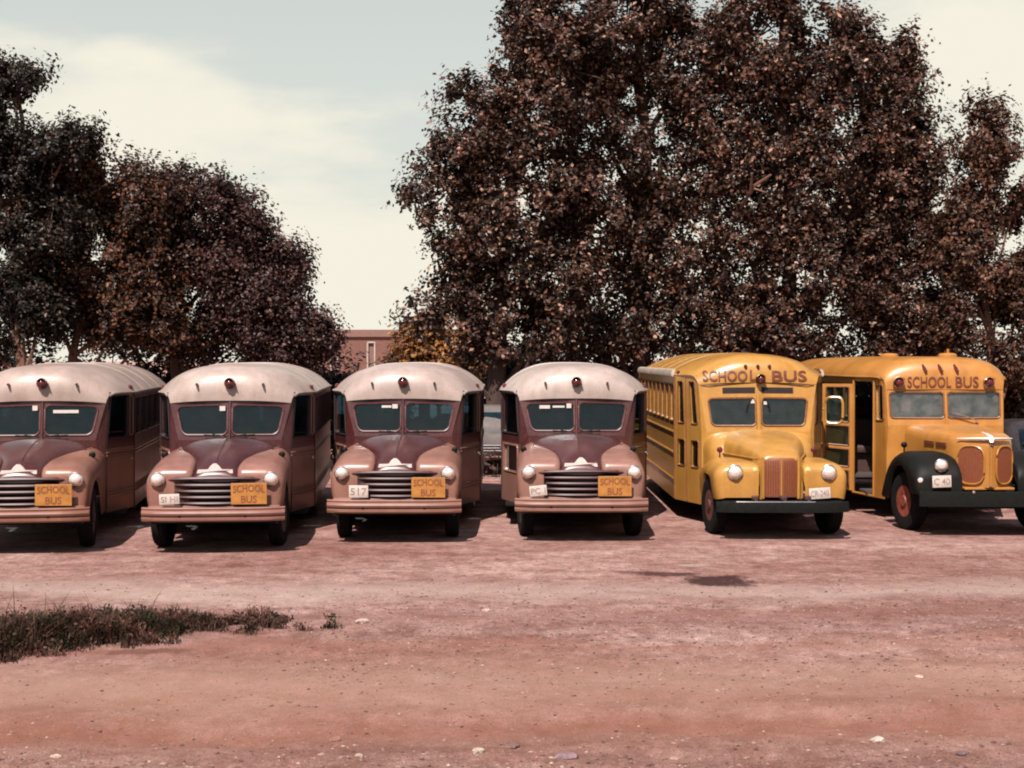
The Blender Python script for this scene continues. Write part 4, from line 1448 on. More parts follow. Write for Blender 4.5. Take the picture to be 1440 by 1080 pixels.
band(10.6, 0.03, 2.4, 0.65, (0.36, 0.185, 0.128), 1.0)
band(9.75, 0.035, 0.42, 0.5, (0.267, 0.102, 0.064))
band(12.6, 0.06, 0.35, 0.45, (0.308, 0.137, 0.097))
band(14.1, 0.02, 0.5, 0.55, (0.243, 0.119, 0.098))
band(15.6, -0.03, 0.8, 0.65, (0.412, 0.320, 0.272), 1.1)
band(11.2, 0.05, 0.9, 0.5, (0.397, 0.256, 0.193))
def spot(cx, cy, rx, ry, amt, colr):
    global col
    dx = math_(nt, 'DIVIDE', math_(nt, 'SUBTRACT', sp.outputs[0], cx), rx)
    dy = math_(nt, 'DIVIDE', math_(nt, 'SUBTRACT', sp.outputs[1], cy), ry)
    d = math_(nt, 'SQRT', math_(nt, 'ADD', math_(nt, 'MULTIPLY', dx, dx), math_(nt, 'MULTIPLY', dy, dy)))
    d = math_(nt, 'ADD', d, math_(nt, 'MULTIPLY', math_(nt, 'SUBTRACT', blot, 0.5), 1.6))
    d = math_(nt, 'ADD', d, math_(nt, 'MULTIPLY', math_(nt, 'SUBTRACT', fine, 0.5), 0.9))
    mrn = nt.nodes.new('ShaderNodeMapRange')
    mrn.interpolation_type = 'SMOOTHSTEP'
    mrn.inputs['From Min'].default_value = 1.1
    mrn.inputs['From Max'].default_value = 0.6
    mrn.inputs['To Max'].default_value = amt
    nt.links.new(d, mrn.inputs[0])
    col = mixc(nt, mrn.outputs[0], col, colr)
spot(2.38, 16.35, 0.47, 0.42, 0.9, (0.030, 0.010, 0.011))
spot(1.82, 16.85, 0.42, 0.16, 0.8, (0.038, 0.013, 0.013))
spot(1.5, 16.95, 0.3, 0.1, 0.6, (0.07, 0.027, 0.024))
spot(-3.2, 12.4, 0.5, 0.12, 0.5, (0.08, 0.033, 0.027))
spot(2.25, 17.55, 0.22, 0.10, 0.8, (0.36, 0.30, 0.26))
col = mixc(nt, 1.0, col, (1.16, 1.16, 1.18), 'MULTIPLY')
nt.links.new(col, p.inputs['Base Color'])
p.inputs['Roughness'].default_value = 0.95
p.inputs['Specular IOR Level'].default_value = 0.15
hh = math_(nt, 'ADD', math_(nt, 'MULTIPLY', fine, 1.0), math_(nt, 'MULTIPLY', grit, 0.5))
bump(nt, p, hh, 1.0, 0.05)
M['dirt'] = m
ground = mesh_np('ground', np.stack([GX.ravel(), GY.ravel(), GZ.ravel()], 1), fc, 'dirt', smooth=True)
tag(ground, kind='structure')

# gravel: loose grit over the lot, thicker at the near edge
def stone_verts(n, cx, cy, r, flat=0.6):
    base = np.array([[1, 0, 0], [0, 1, 0], [-1, 0, 0], [0, -1, 0], [0, 0, 1], [0.1, 0.1, -0.6], [0.65, 0.65, 0.55], [-0.6, 0.5, 0.6]], float)[:6]
    ang = rng.uniform(0, 2 * np.pi, n)
    sc = r[:, None] * np.stack([rng.uniform(0.7, 1.4, n), rng.uniform(0.6, 1.1, n), rng.uniform(0.4, 0.9, n) * flat], 1)
    v = base[None] * sc[:, None, :] * rng.uniform(0.75, 1.2, (n, 6, 1))
    ca, sa = np.cos(ang)[:, None], np.sin(ang)[:, None]
    x = v[..., 0] * ca - v[..., 1] * sa + cx[:, None]
    y = v[..., 0] * sa + v[..., 1] * ca + cy[:, None]
    z = v[..., 2] + ground_z(cx, cy)[:, None] + r[:, None] * 0.08
    V = np.stack([x, y, z], -1).reshape(-1, 3)
    F = np.array([[0, 1, 4], [1, 2, 4], [2, 3, 4], [3, 0, 4], [1, 0, 5], [2, 1, 5], [3, 2, 5], [0, 3, 5]])
    return V, (F[None] + (np.arange(n) * 6)[:, None, None]).reshape(-1, 3)
def tinted(name, rough=0.8, spec=0.3, transl=0.0, bump_s=0.0):
    m, nt, p = newmat(name)
    a = nt.nodes.new('ShaderNodeAttribute')
    a.attribute_name = 'tint'
    nt.links.new(a.outputs['Color'], p.inputs['Base Color'])
    p.inputs['Roughness'].default_value = rough
    p.inputs['Specular IOR Level'].default_value = spec
    if transl:
        tl = nt.nodes.new('ShaderNodeBsdfTranslucent')
        nt.links.new(a.outputs['Color'], tl.inputs[0])
        mx = nt.nodes.new('ShaderNodeMixShader')
        mx.inputs[0].default_value = transl
        nt.links.new(p.outputs[0], mx.inputs[1])
        nt.links.new(tl.outputs[0], mx.inputs[2])
        nt.links.new(mx.outputs[0], nt.nodes['Material Output'].inputs[0])
    return m
M['gravel'] = tinted('gravel_stone', 0.9, 0.2)
n1 = 26000
gx = rng.uniform(-11, 13, n1)
gy = 8.2 + (rng.random(n1) ** 1.6) * 11
r1 = 0.005 + 0.016 * rng.random(n1) ** 3.5
n2 = 7000
gx2 = rng.uniform(-6, 6, n2)
gy2 = 8.3 + np.abs(rng.normal(0, 0.55, n2))
r2 = 0.005 + 0.022 * rng.random(n2) ** 4
n3 = 9000
gx3 = rng.uniform(-2, 9, n3)
gy3 = 13.2 + rng.normal(0, 1.3, n3)
r3 = 0.007 + 0.017 * rng.random(n3) ** 3
cx, cy, rr_ = np.r_[gx, gx2, gx3], np.r_[gy, gy2, gy3], np.r_[r1, r2, r3]
V, F = stone_verts(len(cx), cx, cy, rr_)
pal = np.array([(0.22, 0.135, 0.11), (0.16, 0.085, 0.068), (0.30, 0.22, 0.19), (0.085, 0.045, 0.04), (0.25, 0.16, 0.145), (0.36, 0.29, 0.24)])
tt = pal[rng.choice(6, len(cx), p=[0.3, 0.26, 0.07, 0.21, 0.14, 0.02])] * rng.uniform(0.8, 1.15, (len(cx), 1))
gr = mesh_np('gravel', V, F, 'gravel', tint=np.repeat(tt, 8, 0))
tag(gr, 'loose reddish gravel scattered over the dirt lot', 'gravel', kind='stuff')

# single stones large enough to point at
def stone(x, y, r, c, label, flat=0.6):
    bm = bmesh.new()
    bmesh.ops.create_icosphere(bm, subdivisions=2, radius=1)
    sd_ = random.uniform(0, 50)
    for v in bm.verts:
        k = 1 + 0.35 * noise.noise(v.co * 1.3 + Vector((sd_, 0, 0))) + 0.15 * noise.noise(v.co * 3 + Vector((0, sd_, 0)))
        v.co = Vector((v.co.x * r * 1.2 * k, v.co.y * r * 0.9 * k, v.co.z * r * flat * k))
    me = bpy.data.meshes.new('stone')
    bm.to_mesh(me)
    bm.free()
    nm = 'stone_%0.3f_%0.3f' % (c[0], c[1])
    if nm not in M:
        M[nm] = plain('stone_face', c, 0.9, var=0.35, scale=30)
    me.materials.append(M[nm])
    o = bpy.data.objects.new('stone', me)
    COL.objects.link(o)
    o.location = (x, y, float(ground_z(np.array([x]), np.array([y]))[0]) + r * flat * 0.35)
    o.rotation_euler = (0, 0, random.uniform(0, 3))
    tag(o, label, 'stone', 'stones lying on the lot')
def gpt(px, py):
    d = EYE * 2000 / (py - 505.0)
    return (px - 720) / 2000 * d, d
for px, py, rad_px, c, lab in (
        (509, 877, 9, (0.363, 0.264, 0.224), 'pale stone lying alone right of the weed patch'),
        (798, 1068, 13, (0.172, 0.112, 0.125), 'greyish purple stone at the near edge of the lot'),
        (672, 1060, 9, (0.370, 0.304, 0.251), 'whitish stone left of the greyish purple stone'),
        (504, 1066, 7, (0.343, 0.251, 0.198), 'small cream stone, leftmost in the near gravel'),
        (876, 1064, 8, (0.158, 0.079, 0.066), 'dark red stone just right of the greyish purple stone'),
        (1237, 1046, 9, (0.409, 0.343, 0.304), 'bright white flat stone at the near right'),
        (950, 1065, 7, (0.277, 0.178, 0.152), 'pinkish stone between the dark red and the white flat ones'),
        (684, 860, 6, (0.409, 0.290, 0.251), 'small pale stone in the middle of the lot'),
        (1295, 954, 6, (0.383, 0.277, 0.224), 'small tan stone alone on the smooth right-hand lot'),
        (470, 1033, 8, (0.224, 0.112, 0.086), 'reddish stone beside the near wheel track'),
        (1355, 1062, 8, (0.112, 0.073, 0.079), 'dark stone in the near right corner'),
        (722, 1050, 9, (0.145, 0.079, 0.073), 'flat dark stone above the greyish purple stone'),
        (76, 1065, 6, (0.396, 0.297, 0.238), 'small pale stone at the near left')):
    x, d = gpt(px, py)
    stone(x, d, rad_px * d / 2000, c, lab, 0.5)

def leaves_np(P, size, pal, probs, out=None):
    """leaf-shaped bent quads at the points P"""
    n = len(P)
    if out is None:                      # blades face any way
        a = rng.normal(size=(n, 3))
        a[:, 2] *= 0.6
        a /= np.linalg.norm(a, axis=1)[:, None]
        b = rng.normal(size=(n, 3))
    else:                                # blades face outwards from their clump, and up
        nn = out * 0.9 + np.array([0, 0, 0.45]) + rng.normal(size=(n, 3)) * 0.55
        nn /= np.linalg.norm(nn, axis=1)[:, None]
        a = np.cross(nn, rng.normal(size=(n, 3)))
        a /= np.linalg.norm(a, axis=1)[:, None]
        b = np.cross(nn, a)
    b -= (b * a).sum(1)[:, None] * a
    b /= np.linalg.norm(b, axis=1)[:, None]
    s = size * rng.uniform(0.6, 1.25, n)[:, None]
    nrm = np.cross(a, b)
    v0 = P - a * s * 0.55
    v1 = P + b * s * 0.36 + nrm * s * 0.10
    v2 = P + a * s * 0.60
    v3 = P - b * s * 0.36 + nrm * s * 0.10
    V = np.stack([v0, v1, v2, v3], 1).reshape(-1, 3)
    F = (np.array([[0, 1, 2, 3]])[None] + (np.arange(n) * 4)[:, None, None]).reshape(-1, 4)
    t = np.array(pal)[rng.choice(len(pal), n, p=probs)] * rng.uniform(0.65, 1.35, (n, 1))
    return V, F, t
# ------------------------------------------------------------------ weed patch
M['weed'] = tinted('weed_leaf', 0.7, 0.25, 0.25)
KX = [-6.4, -4.5, -3.4, -2.9, -2.2]
nc = 230
kx = -5.4 + rng.random(nc) ** 1.15 * 3.2
kc0 = np.interp(kx, KX, [11.9, 12.50, 13.18, 13.48, 13.62]) + 0.1
kh = np.interp(kx, KX, [1.05, 0.88, 0.55, 0.32, 0.14])
kt = rng.normal(0, 0.55, nc).clip(-1.35, 1.35)
ky = kc0 + kh * kt
kr = rng.uniform(0.07, 0.24, nc) * np.interp(kx, KX, [1.2, 1.1, 0.9, 0.65, 0.45])
kz = np.interp(kx, KX, [0.30, 0.27, 0.22, 0.14, 0.07]) * rng.uniform(0.45, 1.15, nc) * (1.1 - 0.45 * np.abs(kt))
ns_ = 44                                  # stray tufts on the rim and beyond the thin end
sx = np.r_[rng.uniform(-5.0, -2.3, 30), rng.uniform(-2.5, -1.7, 14)]
kx = np.r_[kx, sx]
ky = np.r_[ky, np.interp(sx, KX, [12.0, 12.6, 13.28, 13.55, 13.68]) + np.interp(sx, KX, [1.2, 1.0, 0.7, 0.45, 0.25]) * rng.choice([-1, 1], ns_) * rng.uniform(0.6, 1.5, ns_)]
kr = np.r_[kr, rng.uniform(0.05, 0.13, ns_)]
kz = np.r_[kz, rng.uniform(0.03, 0.12, ns_)]
nc += ns_
ktone = rng.choice(3, nc, p=[0.28, 0.36, 0.36])           # dark green, brown and reddish clumps
TON = [np.array([(0.016, 0.020, 0.010), (0.028, 0.022, 0.012), (0.012, 0.013, 0.008), (0.07, 0.045, 0.018)]),
       np.array([(0.035, 0.018, 0.012), (0.022, 0.012, 0.009), (0.060, 0.028, 0.018), (0.10, 0.055, 0.035)]),
       np.array([(0.095, 0.036, 0.026), (0.055, 0.022, 0.017), (0.14, 0.062, 0.046), (0.16, 0.085, 0.062)])]
def weed_points(n):
    w_ = kr ** 1.6 * kz ** 0.8
    q = rng.choice(nc, n, p=w_ / w_.sum())
    d = rng.normal(size=(n, 2)) * 0.5
    x = kx[q] + d[:, 0] * kr[q]
    y = ky[q] + d[:, 1] * kr[q]
    f = np.exp(-0.5 * (d ** 2).sum(1) / 0.5)
    pick_ = rng.integers(0, 4, n)
    col_ = np.stack([TON[a_][b_] for a_, b_ in zip(ktone[q], pick_)])
    return x, y, kz[q] * (0.35 + 0.65 * f), col_
NB = 40000
wx, wy, hh0, tb_ = weed_points(NB)
tall = rng.random(NB) < 0.010
hgt = hh0 * rng.uniform(0.35, 1.1, NB) * np.where(tall, 1.9, 1.0)
ang = rng.uniform(0, 2 * np.pi, NB)
lean = rng.uniform(0.2, 1.4, NB) * hgt
bw = np.where(tall, 0.0035, rng.uniform(0.002, 0.006, NB))
bz = ground_z(wx, wy)
ca, sa = np.cos(ang), np.sin(ang)
ox, oy = np.cos(ang + 1.57) * bw, np.sin(ang + 1.57) * bw
V = np.stack([np.stack([wx - ox, wy - oy, bz - 0.01], 1), np.stack([wx + ox, wy + oy, bz - 0.01], 1),
              np.stack([wx + ca * lean * 0.35 + ox, wy + sa * lean * 0.35 + oy, bz + hgt * 0.65], 1),
              np.stack([wx + ca * lean * 0.35 - ox, wy + sa * lean * 0.35 - oy, bz + hgt * 0.65], 1),
              np.stack([wx + ca * lean, wy + sa * lean, bz + hgt], 1)], 1).reshape(-1, 3)
F = (np.array([[0, 1, 2], [0, 2, 3], [3, 2, 4]])[None] + (np.arange(NB) * 5)[:, None, None]).reshape(-1, 3)
gw = mesh_np('weeds', V, F, 'weed', tint=np.repeat(tb_ * rng.uniform(0.7, 1.3, (NB, 1)), 3, 0))
tag(gw, 'low patch of dry reddish weeds and grass on the dirt', 'weeds', kind='stuff')
nwl = 9000
lx, ly, lz, tb_ = weed_points(nwl)
lz = lz * rng.random(nwl) ** 1.2
P = np.stack([lx, ly, ground_z(lx, ly) + lz + 0.01], 1)
V, F, t = leaves_np(P, 0.034, [(0.1, 0.1, 0.1)], [1.0])
wl_ = mesh_np('broadleaf_weeds', V, F, 'weed', tint=tb_ * rng.uniform(0.7, 1.3, (nwl, 1)))
tag(wl_, 'small reddish broad-leaved weeds growing through the dry grass patch', 'weeds', kind='stuff')

# ------------------------------------------------------------------ trees
M['leaf'] = tinted('leaf', 0.45, 0.25, 0.18)
def barkmat(name, c):
    m, nt, p = newmat(name)
    n_ = tex(nt, 6, 6, 0.65, stretch=(1, 1, 0.25))
    nt.links.new(ramp(nt, n_, [(0.3, tuple(x * 0.5 for x in c)), (0.7, c)]), p.inputs['Base Color'])
    p.inputs['Roughness'].default_value = 0.9
    bump(nt, p, n_, 0.8, 0.03)
    return m
M['bark'] = barkmat('bark', (0.06, 0.033, 0.026))
M['bark_pale'] = barkmat('pale_bark', (0.17, 0.085, 0.06))
def tree(name, label, base, blobs, nclus, nleaf, lsize, pal, probs, bark='bark', trunk_r=0.2, clus_r=0.42, thin=0.0, group='trees behind the lot', shell=0.55, cat='tree', extra=None, seed=0):
    root = empty(name, base)
    bx, by, bz_ = base
    B = np.array(blobs, float)          # x, y, z (world), rx, ry, rz
    vol = (B[:, 3] * B[:, 4] * B[:, 5]) ** (2 / 3)
    ci = rng.choice(len(B), nclus * 3, p=vol / vol.sum())
    d = rng.normal(size=(nclus * 3, 3))
    d /= np.linalg.norm(d, axis=1)[:, None]
    rad = (shell + (1 - shell) * rng.random((nclus * 3, 1))) * (1 + 0.10 * rng.normal(size=(nclus * 3, 1)))
    C = B[ci, :3] + d * rad * B[ci, 3:6]
    keep = fbm(C[:, 0] * 1.0 + C[:, 1] * 0.6, C[:, 2] * 1.0 + C[:, 1] * 0.4, 1.55, 3, seed * 1.9 + 0.3) > thin
    C = C[keep & (C[:, 2] > 0.3)][:nclus]
    # limbs
    tb = MB()
    top = B[np.argmax(B[:, 2]), :3]
    zlow = max(1.0, B[:, 2].min() - 0.8)
    pts = []
    for k in range(9):
        t = k / 8
        q = np.array([bx, by, 0.0]) * (1 - t) + np.array([top[0] * 0.7 + bx * 0.3, top[1] * 0.7 + by * 0.3, top[2] + 0.3]) * t
        q[:2] += 0.18 * np.array([math.sin(k * 1.3 + seed), math.cos(k * 1.7 + seed)]) * t
        pts.append(q)
    L0 = lambda q: tuple(np.array(q) - np.array([bx, by, 0]))
    tb.tube([L0(q) for q in pts], [trunk_r * (1.25 if k == 0 else 1.0) * (1 - 0.85 * k / 8) + 0.012 for k in range(9)], 8)
    o = tb.build('trunk', bark, root)
    lm = MB()
    ends = []
    for b_ in B:
        zz = min(max(b_[2] - 1.4, zlow), pts[-1][2] - 0.4)
        k = int(np.clip(zz / (pts[-1][2] + 1e-6) * 8, 1, 7))
        s_ = pts[k]
        mid_ = (s_ + b_[:3]) / 2 + np.array([0, 0, -0.15])
        e_ = b_[:3] + np.array([0, 0, 0.2])
        lm.tube([L0(s_), L0(mid_), L0(e_)], [trunk_r * 0.42, trunk_r * 0.28, trunk_r * 0.10], 6)
        ends += [(s_, mid_, e_)]
    for q in C[:: max(1, len(C) // 170)]:
        b_ = B[np.argmin(((B[:, :3] - q) ** 2).sum(1))]
        s_ = b_[:3] * 0.85 + q * 0.15
        m_ = (s_ + q) / 2 + rng.normal(size=3) * 0.10
        lm.tube([L0(s_), L0(m_), L0(q)], [0.028, 0.018, 0.006], 4)
    lm.build('limb', bark, root)
    if extra:
        ex = MB()
        for path, rs in extra:
            ex.tube([L0(q) for q in path], rs, 6)
        ex.build('dead_branch', 'bark_pale', root)
    # leaves: gathered round each twig end, drawn out along a random axis
    n = len(C)
    ax = rng.normal(size=(n, 3))
    ax /= np.linalg.norm(ax, axis=1)[:, None]
    NS = 6
    sd = rng.normal(size=(n, NS, 3)) + np.array([0, 0, 0.55])
    sd += 1.1 * ax[:, None, :]
    sd /= np.linalg.norm(sd, axis=2)[:, :, None]
    sl = clus_r * rng.uniform(0.6, 1.9, (n, NS, 1))
    which = rng.integers(0, NS, (n, nleaf))
    dsel = np.take_along_axis(sd, which[:, :, None].repeat(3, 2), 1)
    lsel = np.take_along_axis(sl, which[:, :, None], 1)
    off = dsel * lsel * rng.random((n, nleaf, 1)) + rng.normal(size=(n, nleaf, 3)) * 0.075
    P = (C[:, None, :] + off).reshape(-1, 3) - np.array([bx, by, 0])
    bc = B[np.argmin(((C[:, None, :] - B[None, :, :3]) ** 2 / B[None, :, 3:6] ** 2).sum(2), axis=1), :3]
    ob = (C - bc) / np.linalg.norm(C - bc, axis=1)[:, None]
    oc = off / (np.linalg.norm(off, axis=2)[:, :, None] + 1e-6)
    O = (0.55 * ob[:, None, :] + 0.75 * oc).reshape(-1, 3)
    ok_ = P[:, 2] > 0.15
    P, O = P[ok_], O[ok_]
    V, F, t = leaves_np(P, lsize, pal, probs, O)
    # each clump has its own leaf colour shift
    sh = np.repeat(rng.uniform(0.55, 1.45, n), nleaf)[: len(t)]
    t = t * sh[: len(t), None]
    cr_ = mesh_np('crown', V, F, 'leaf', root, tint=t)
    tag(root, label, cat, group)
    return root
def X(px, d):
    return (px - 720) / 2000 * d
def Z(py, d):
    return EYE - (py - 505) / 2000 * d
def blob(px, py, d, rx, rz, ry=None):
    k = d / 2000
    return (X(px, d), d, Z(py, d), rx * k, (ry if ry else (rx + rz) / 2) * k, rz * k)
RED = [(0.055, 0.024, 0.016), (0.028, 0.015, 0.011), (0.095, 0.042, 0.026), (0.018, 0.015, 0.010), (0.26, 0.155, 0.11)]  # last, palest tone paints sun glints onto a share of the leaves
PR = [0.30, 0.26, 0.19, 0.17, 0.08]
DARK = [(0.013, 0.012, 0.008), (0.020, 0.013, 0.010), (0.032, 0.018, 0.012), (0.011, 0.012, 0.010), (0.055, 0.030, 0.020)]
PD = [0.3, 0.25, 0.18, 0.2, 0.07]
RUST = [(0.0910, 0.0315, 0.0126), (0.0595, 0.0245, 0.0140), (0.0385, 0.0210, 0.0140), (0.1190, 0.0455, 0.0154), (0.0280, 0.0196, 0.0154)]
D = 34.0
tree('poplar_tree', 'tall dark reddish tree nearest the open sky, its crown edge facing the gap', (X(690, D), D, 0),
     [blob(750, 60, D, 60, 85), blob(668, 160, D, 46, 70), blob(745, 190, D, 80, 80), blob(630, 270, D, 65, 70), blob(720, 320, D, 90, 80), blob(625, 380, D, 55, 60), blob(700, 430, D, 75, 60), blob(790, 400, D, 70, 80), blob(800, 100, D, 60, 100), blob(760, -40, D, 45, 60), blob(690, 480, D, 70, 35), blob(800, 270, D, 55, 60), blob(660, 210, D, 60, 60), blob(770, 470, D, 60, 40), blob(600, 440, D, 35, 35)],
     820, 96, 0.110, RED, PR, trunk_r=0.24, thin=-0.40, seed=1)
D = 35.5
tree('poplar_tree', 'broad reddish tree rising behind the straight maroon and round-nosed yellow buses', (X(905, D), D, 0),
     [blob(880, 40, D, 90, 100), blob(960, 90, D, 90, 90), blob(840, 190, D, 70, 90), blob(930, 220, D, 95, 80), blob(1000, 200, D, 70, 90), blob(860, 330, D, 85, 80), blob(960, 350, D, 90, 80), blob(900, 440, D, 100, 60), blob(900, -60, D, 80, 70), blob(1000, 440, D, 70, 60), blob(860, 480, D, 80, 35), blob(900, 310, D, 80, 50), blob(925, 25, D, 45, 55), blob(825, 15, D, 45, 60), blob(830, 120, D, 50, 60), blob(960, 480, D, 80, 35)],
     860, 96, 0.110, RED, PR, trunk_r=0.26, thin=-0.42, seed=2)
D = 34.5
tree('poplar_tree', 'reddish brown tree with a bare forked branch, above the yellow buses', (X(1110, D), D, 0),
     [blob(1060, 60, D, 80, 90), blob(1140, 90, D, 90, 80), blob(1060, 190, D, 70, 70), blob(1180, 210, D, 80, 80), blob(1110, 290, D, 90, 80), blob(1050, 370, D, 70, 70), blob(1160, 380, D, 90, 80), blob(1090, 460, D, 80, 45), blob(1100, -50, D, 80, 70), blob(1205, 110, D, 45, 65), blob(1140, 480, D, 90, 35), blob(1040, 280, D, 60, 60), blob(1050, 480, D, 60, 35)],
     820, 96, 0.110, [tuple(c * 1.15 for c in q) for q in RED], PR, trunk_r=0.24, thin=-0.38, seed=3,
     extra=[([(X(1052, 32.6), 33.6, Z(285, 32.6)), (X(1060, 32.4), 32.4, Z(262, 32.4)), (X(1082, 32.2), 32.1, Z(247, 32.2))], [0.05, 0.042, 0.025]),
            ([(X(1055, 32.5), 32.5, Z(272, 32.5)), (X(1056, 32.3), 32.2, Z(245, 32.3))], [0.04, 0.02]),
            ([(X(1060, 32.4), 32.4, Z(266, 32.4)), (X(1076, 32.2), 32.1, Z(272, 32.2))], [0.03, 0.015])])
D = 35.0
tree('poplar_tree', 'reddish tree with ragged top against the sky over the black-fendered bus', (X(1250, D), D, 0),
     [blob(1272, 88, D, 22, 36), blob(1245, 160, D, 60, 75), blob(1290, 220, D, 45, 70), blob(1240, 280, D, 70, 80), blob(1300, 330, D, 50, 70), blob(1260, 420, D, 80, 70), blob(1200, 70, D, 30, 50), blob(1280, 480, D, 80, 40), blob(1220, 350, D, 50, 60)],
     560, 96, 0.112, [tuple(c * 1.1 for c in q) for q in RED], PR, trunk_r=0.2, thin=-0.36, seed=4)
D = 33.0
tree('slender_tree', 'thin upright brownish orange tree at the right edge with spiky top shoots', (X(1395, D), D, 0),
     [blob(1375, 190, D, 26, 55), blob(1405, 215, D, 22, 60), blob(1380, 290, D, 50, 60), blob(1425, 300, D, 40, 60), blob(1350, 350, D, 40, 60), blob(1400, 400, D, 60, 60), blob(1440, 420, D, 45, 60), blob(1360, 460, D, 50, 50), blob(1430, 500, D, 50, 40)],
     460, 84, 0.100, [(0.0748, 0.0306, 0.0177), (0.0510, 0.0231, 0.0163), (0.1020, 0.0476, 0.0238), (0.0272, 0.0190, 0.0136), (0.1292, 0.0680, 0.0408)], PR, trunk_r=0.12, clus_r=0.36, thin=-0.10, seed=5, bark='bark_pale')
D = 30.0
tree('leaning_tree', 'tallest dark tree at the left edge with sparse topmost twigs', (X(32, D), D, 0),
     [blob(22, 118, D, 42, 24), blob(-10, 130, D, 40, 40), blob(10, 190, D, 50, 50), blob(75, 212, D, 50, 26), blob(15, 290, D, 55, 60), blob(112, 198, D, 30, 14), blob(60, 330, D, 70, 60), blob(-30, 220, D, 60, 90), blob(10, 420, D, 60, 45), blob(-20, 470, D, 60, 35), blob(60, 440, D, 50, 40)],
     600, 100, 0.088, DARK, PD, bark='bark_pale', trunk_r=0.13, clus_r=0.34, thin=-0.42, seed=6)
D = 31.0
tree('bushy_tree', 'rust coloured tree between the tallest left tree and the maroon-leaved ones', (X(90, D), D, 0),
     [blob(150, 240, D, 55, 40), blob(95, 250, D, 50, 40), blob(210, 290, D, 50, 45), blob(110, 300, D, 60, 60), blob(180, 320, D, 70, 60), blob(130, 390, D, 80, 60), blob(210, 400, D, 60, 60), blob(70, 400, D, 60, 60), blob(170, 450, D, 70, 45), blob(110, 460, D, 60, 35), blob(230, 460, D, 50, 35)],
     620, 104, 0.090, RUST, [0.2, 0.25, 0.25, 0.08, 0.22], bark='bark_pale', trunk_r=0.14, clus_r=0.38, thin=-0.45, seed=7)
D = 32.0
tree('bushy_tree', 'round dark maroon tree behind the angled maroon bus', (X(265, D), D, 0),
     [blob(240, 280, D, 60, 42), blob(200, 270, D, 40, 40), blob(270, 320, D, 65, 55), blob(330, 330, D, 45, 60), blob(300, 385, D, 75, 55), blob(230, 400, D, 70, 55), blob(330, 440, D, 60, 40), blob(260, 465, D, 70, 35), blob(200, 330, D, 50, 50)],
     600, 104, 0.090, [(0.036, 0.015, 0.012), (0.024, 0.012, 0.010), (0.055, 0.024, 0.018), (0.016, 0.013, 0.010), (0.10, 0.052, 0.040)], PR, trunk_r=0.16, clus_r=0.38, thin=-0.40, seed=8)
D = 31.0
tree('bushy_tree', 'drooping maroon-leaved tree sloping down to the brick building', (X(385, D), D, 0),
     [blob(310, 280, D, 26, 36), blob(340, 330, D, 38, 36), blob(390, 380, D, 50, 40), blob(430, 430, D, 42, 40), blob(370, 430, D, 60, 45), blob(450, 475, D, 34, 30), blob(405, 485, D, 60, 30), blob(350, 480, D, 50, 30), blob(330, 385, D, 45, 40)],
     460, 92, 0.086, [(0.046, 0.018, 0.016), (0.032, 0.014, 0.012), (0.066, 0.027, 0.023), (0.019, 0.014, 0.012), (0.12, 0.062, 0.050)], PR, trunk_r=0.13, clus_r=0.34, thin=-0.25, seed=9)

# low growth that closes the view behind the buses
def shrub(label, px0, px1, top, d, pal, probs, ncl, lsize=0.12, seed=0, name='shrub', thin=-0.6):
    n = max(3, int((px1 - px0) / 45))
    bl = []
    for i in range(n):
        px = px0 + (px1 - px0) * (i + 0.5) / n
        tp = top + random.uniform(-8, 8)
        ztop = Z(tp, d)
        h = ztop / 2
        bl.append((X(px, d), d + random.uniform(-0.4, 0.4), h, (px1 - px0) / n * 0.75 * d / 2000, 0.8, h * 0.95))
    tree(name, label, (X((px0 + px1) / 2, d), d, 0), bl, ncl, 60, lsize, pal, probs, trunk_r=0.05, clus_r=0.36, thin=thin, group='shrubs behind the buses', shell=0.35, cat='shrub', seed=seed)
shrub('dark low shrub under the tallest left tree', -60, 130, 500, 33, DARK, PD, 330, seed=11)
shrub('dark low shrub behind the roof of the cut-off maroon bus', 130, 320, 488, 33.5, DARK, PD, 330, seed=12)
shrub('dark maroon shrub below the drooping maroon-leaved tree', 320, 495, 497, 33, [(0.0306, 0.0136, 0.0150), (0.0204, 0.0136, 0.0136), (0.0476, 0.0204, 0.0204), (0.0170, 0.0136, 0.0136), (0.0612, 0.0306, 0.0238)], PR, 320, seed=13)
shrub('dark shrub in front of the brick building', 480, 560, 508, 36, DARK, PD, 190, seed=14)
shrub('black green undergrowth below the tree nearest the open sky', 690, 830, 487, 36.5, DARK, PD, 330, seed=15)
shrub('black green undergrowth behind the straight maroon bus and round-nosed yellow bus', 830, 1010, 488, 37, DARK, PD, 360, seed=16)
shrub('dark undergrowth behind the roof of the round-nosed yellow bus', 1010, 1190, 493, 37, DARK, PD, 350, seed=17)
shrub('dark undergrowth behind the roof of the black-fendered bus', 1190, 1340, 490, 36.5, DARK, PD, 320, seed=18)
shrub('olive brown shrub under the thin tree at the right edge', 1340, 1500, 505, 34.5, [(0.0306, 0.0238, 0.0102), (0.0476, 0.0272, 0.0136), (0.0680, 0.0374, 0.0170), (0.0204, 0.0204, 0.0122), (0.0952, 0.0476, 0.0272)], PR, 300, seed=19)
GOLD = [(0.1860, 0.0775, 0.0186), (0.1364, 0.0527, 0.0161), (0.2232, 0.1054, 0.0279), (0.0868, 0.0372, 0.0149), (0.2604, 0.1364, 0.0434)]
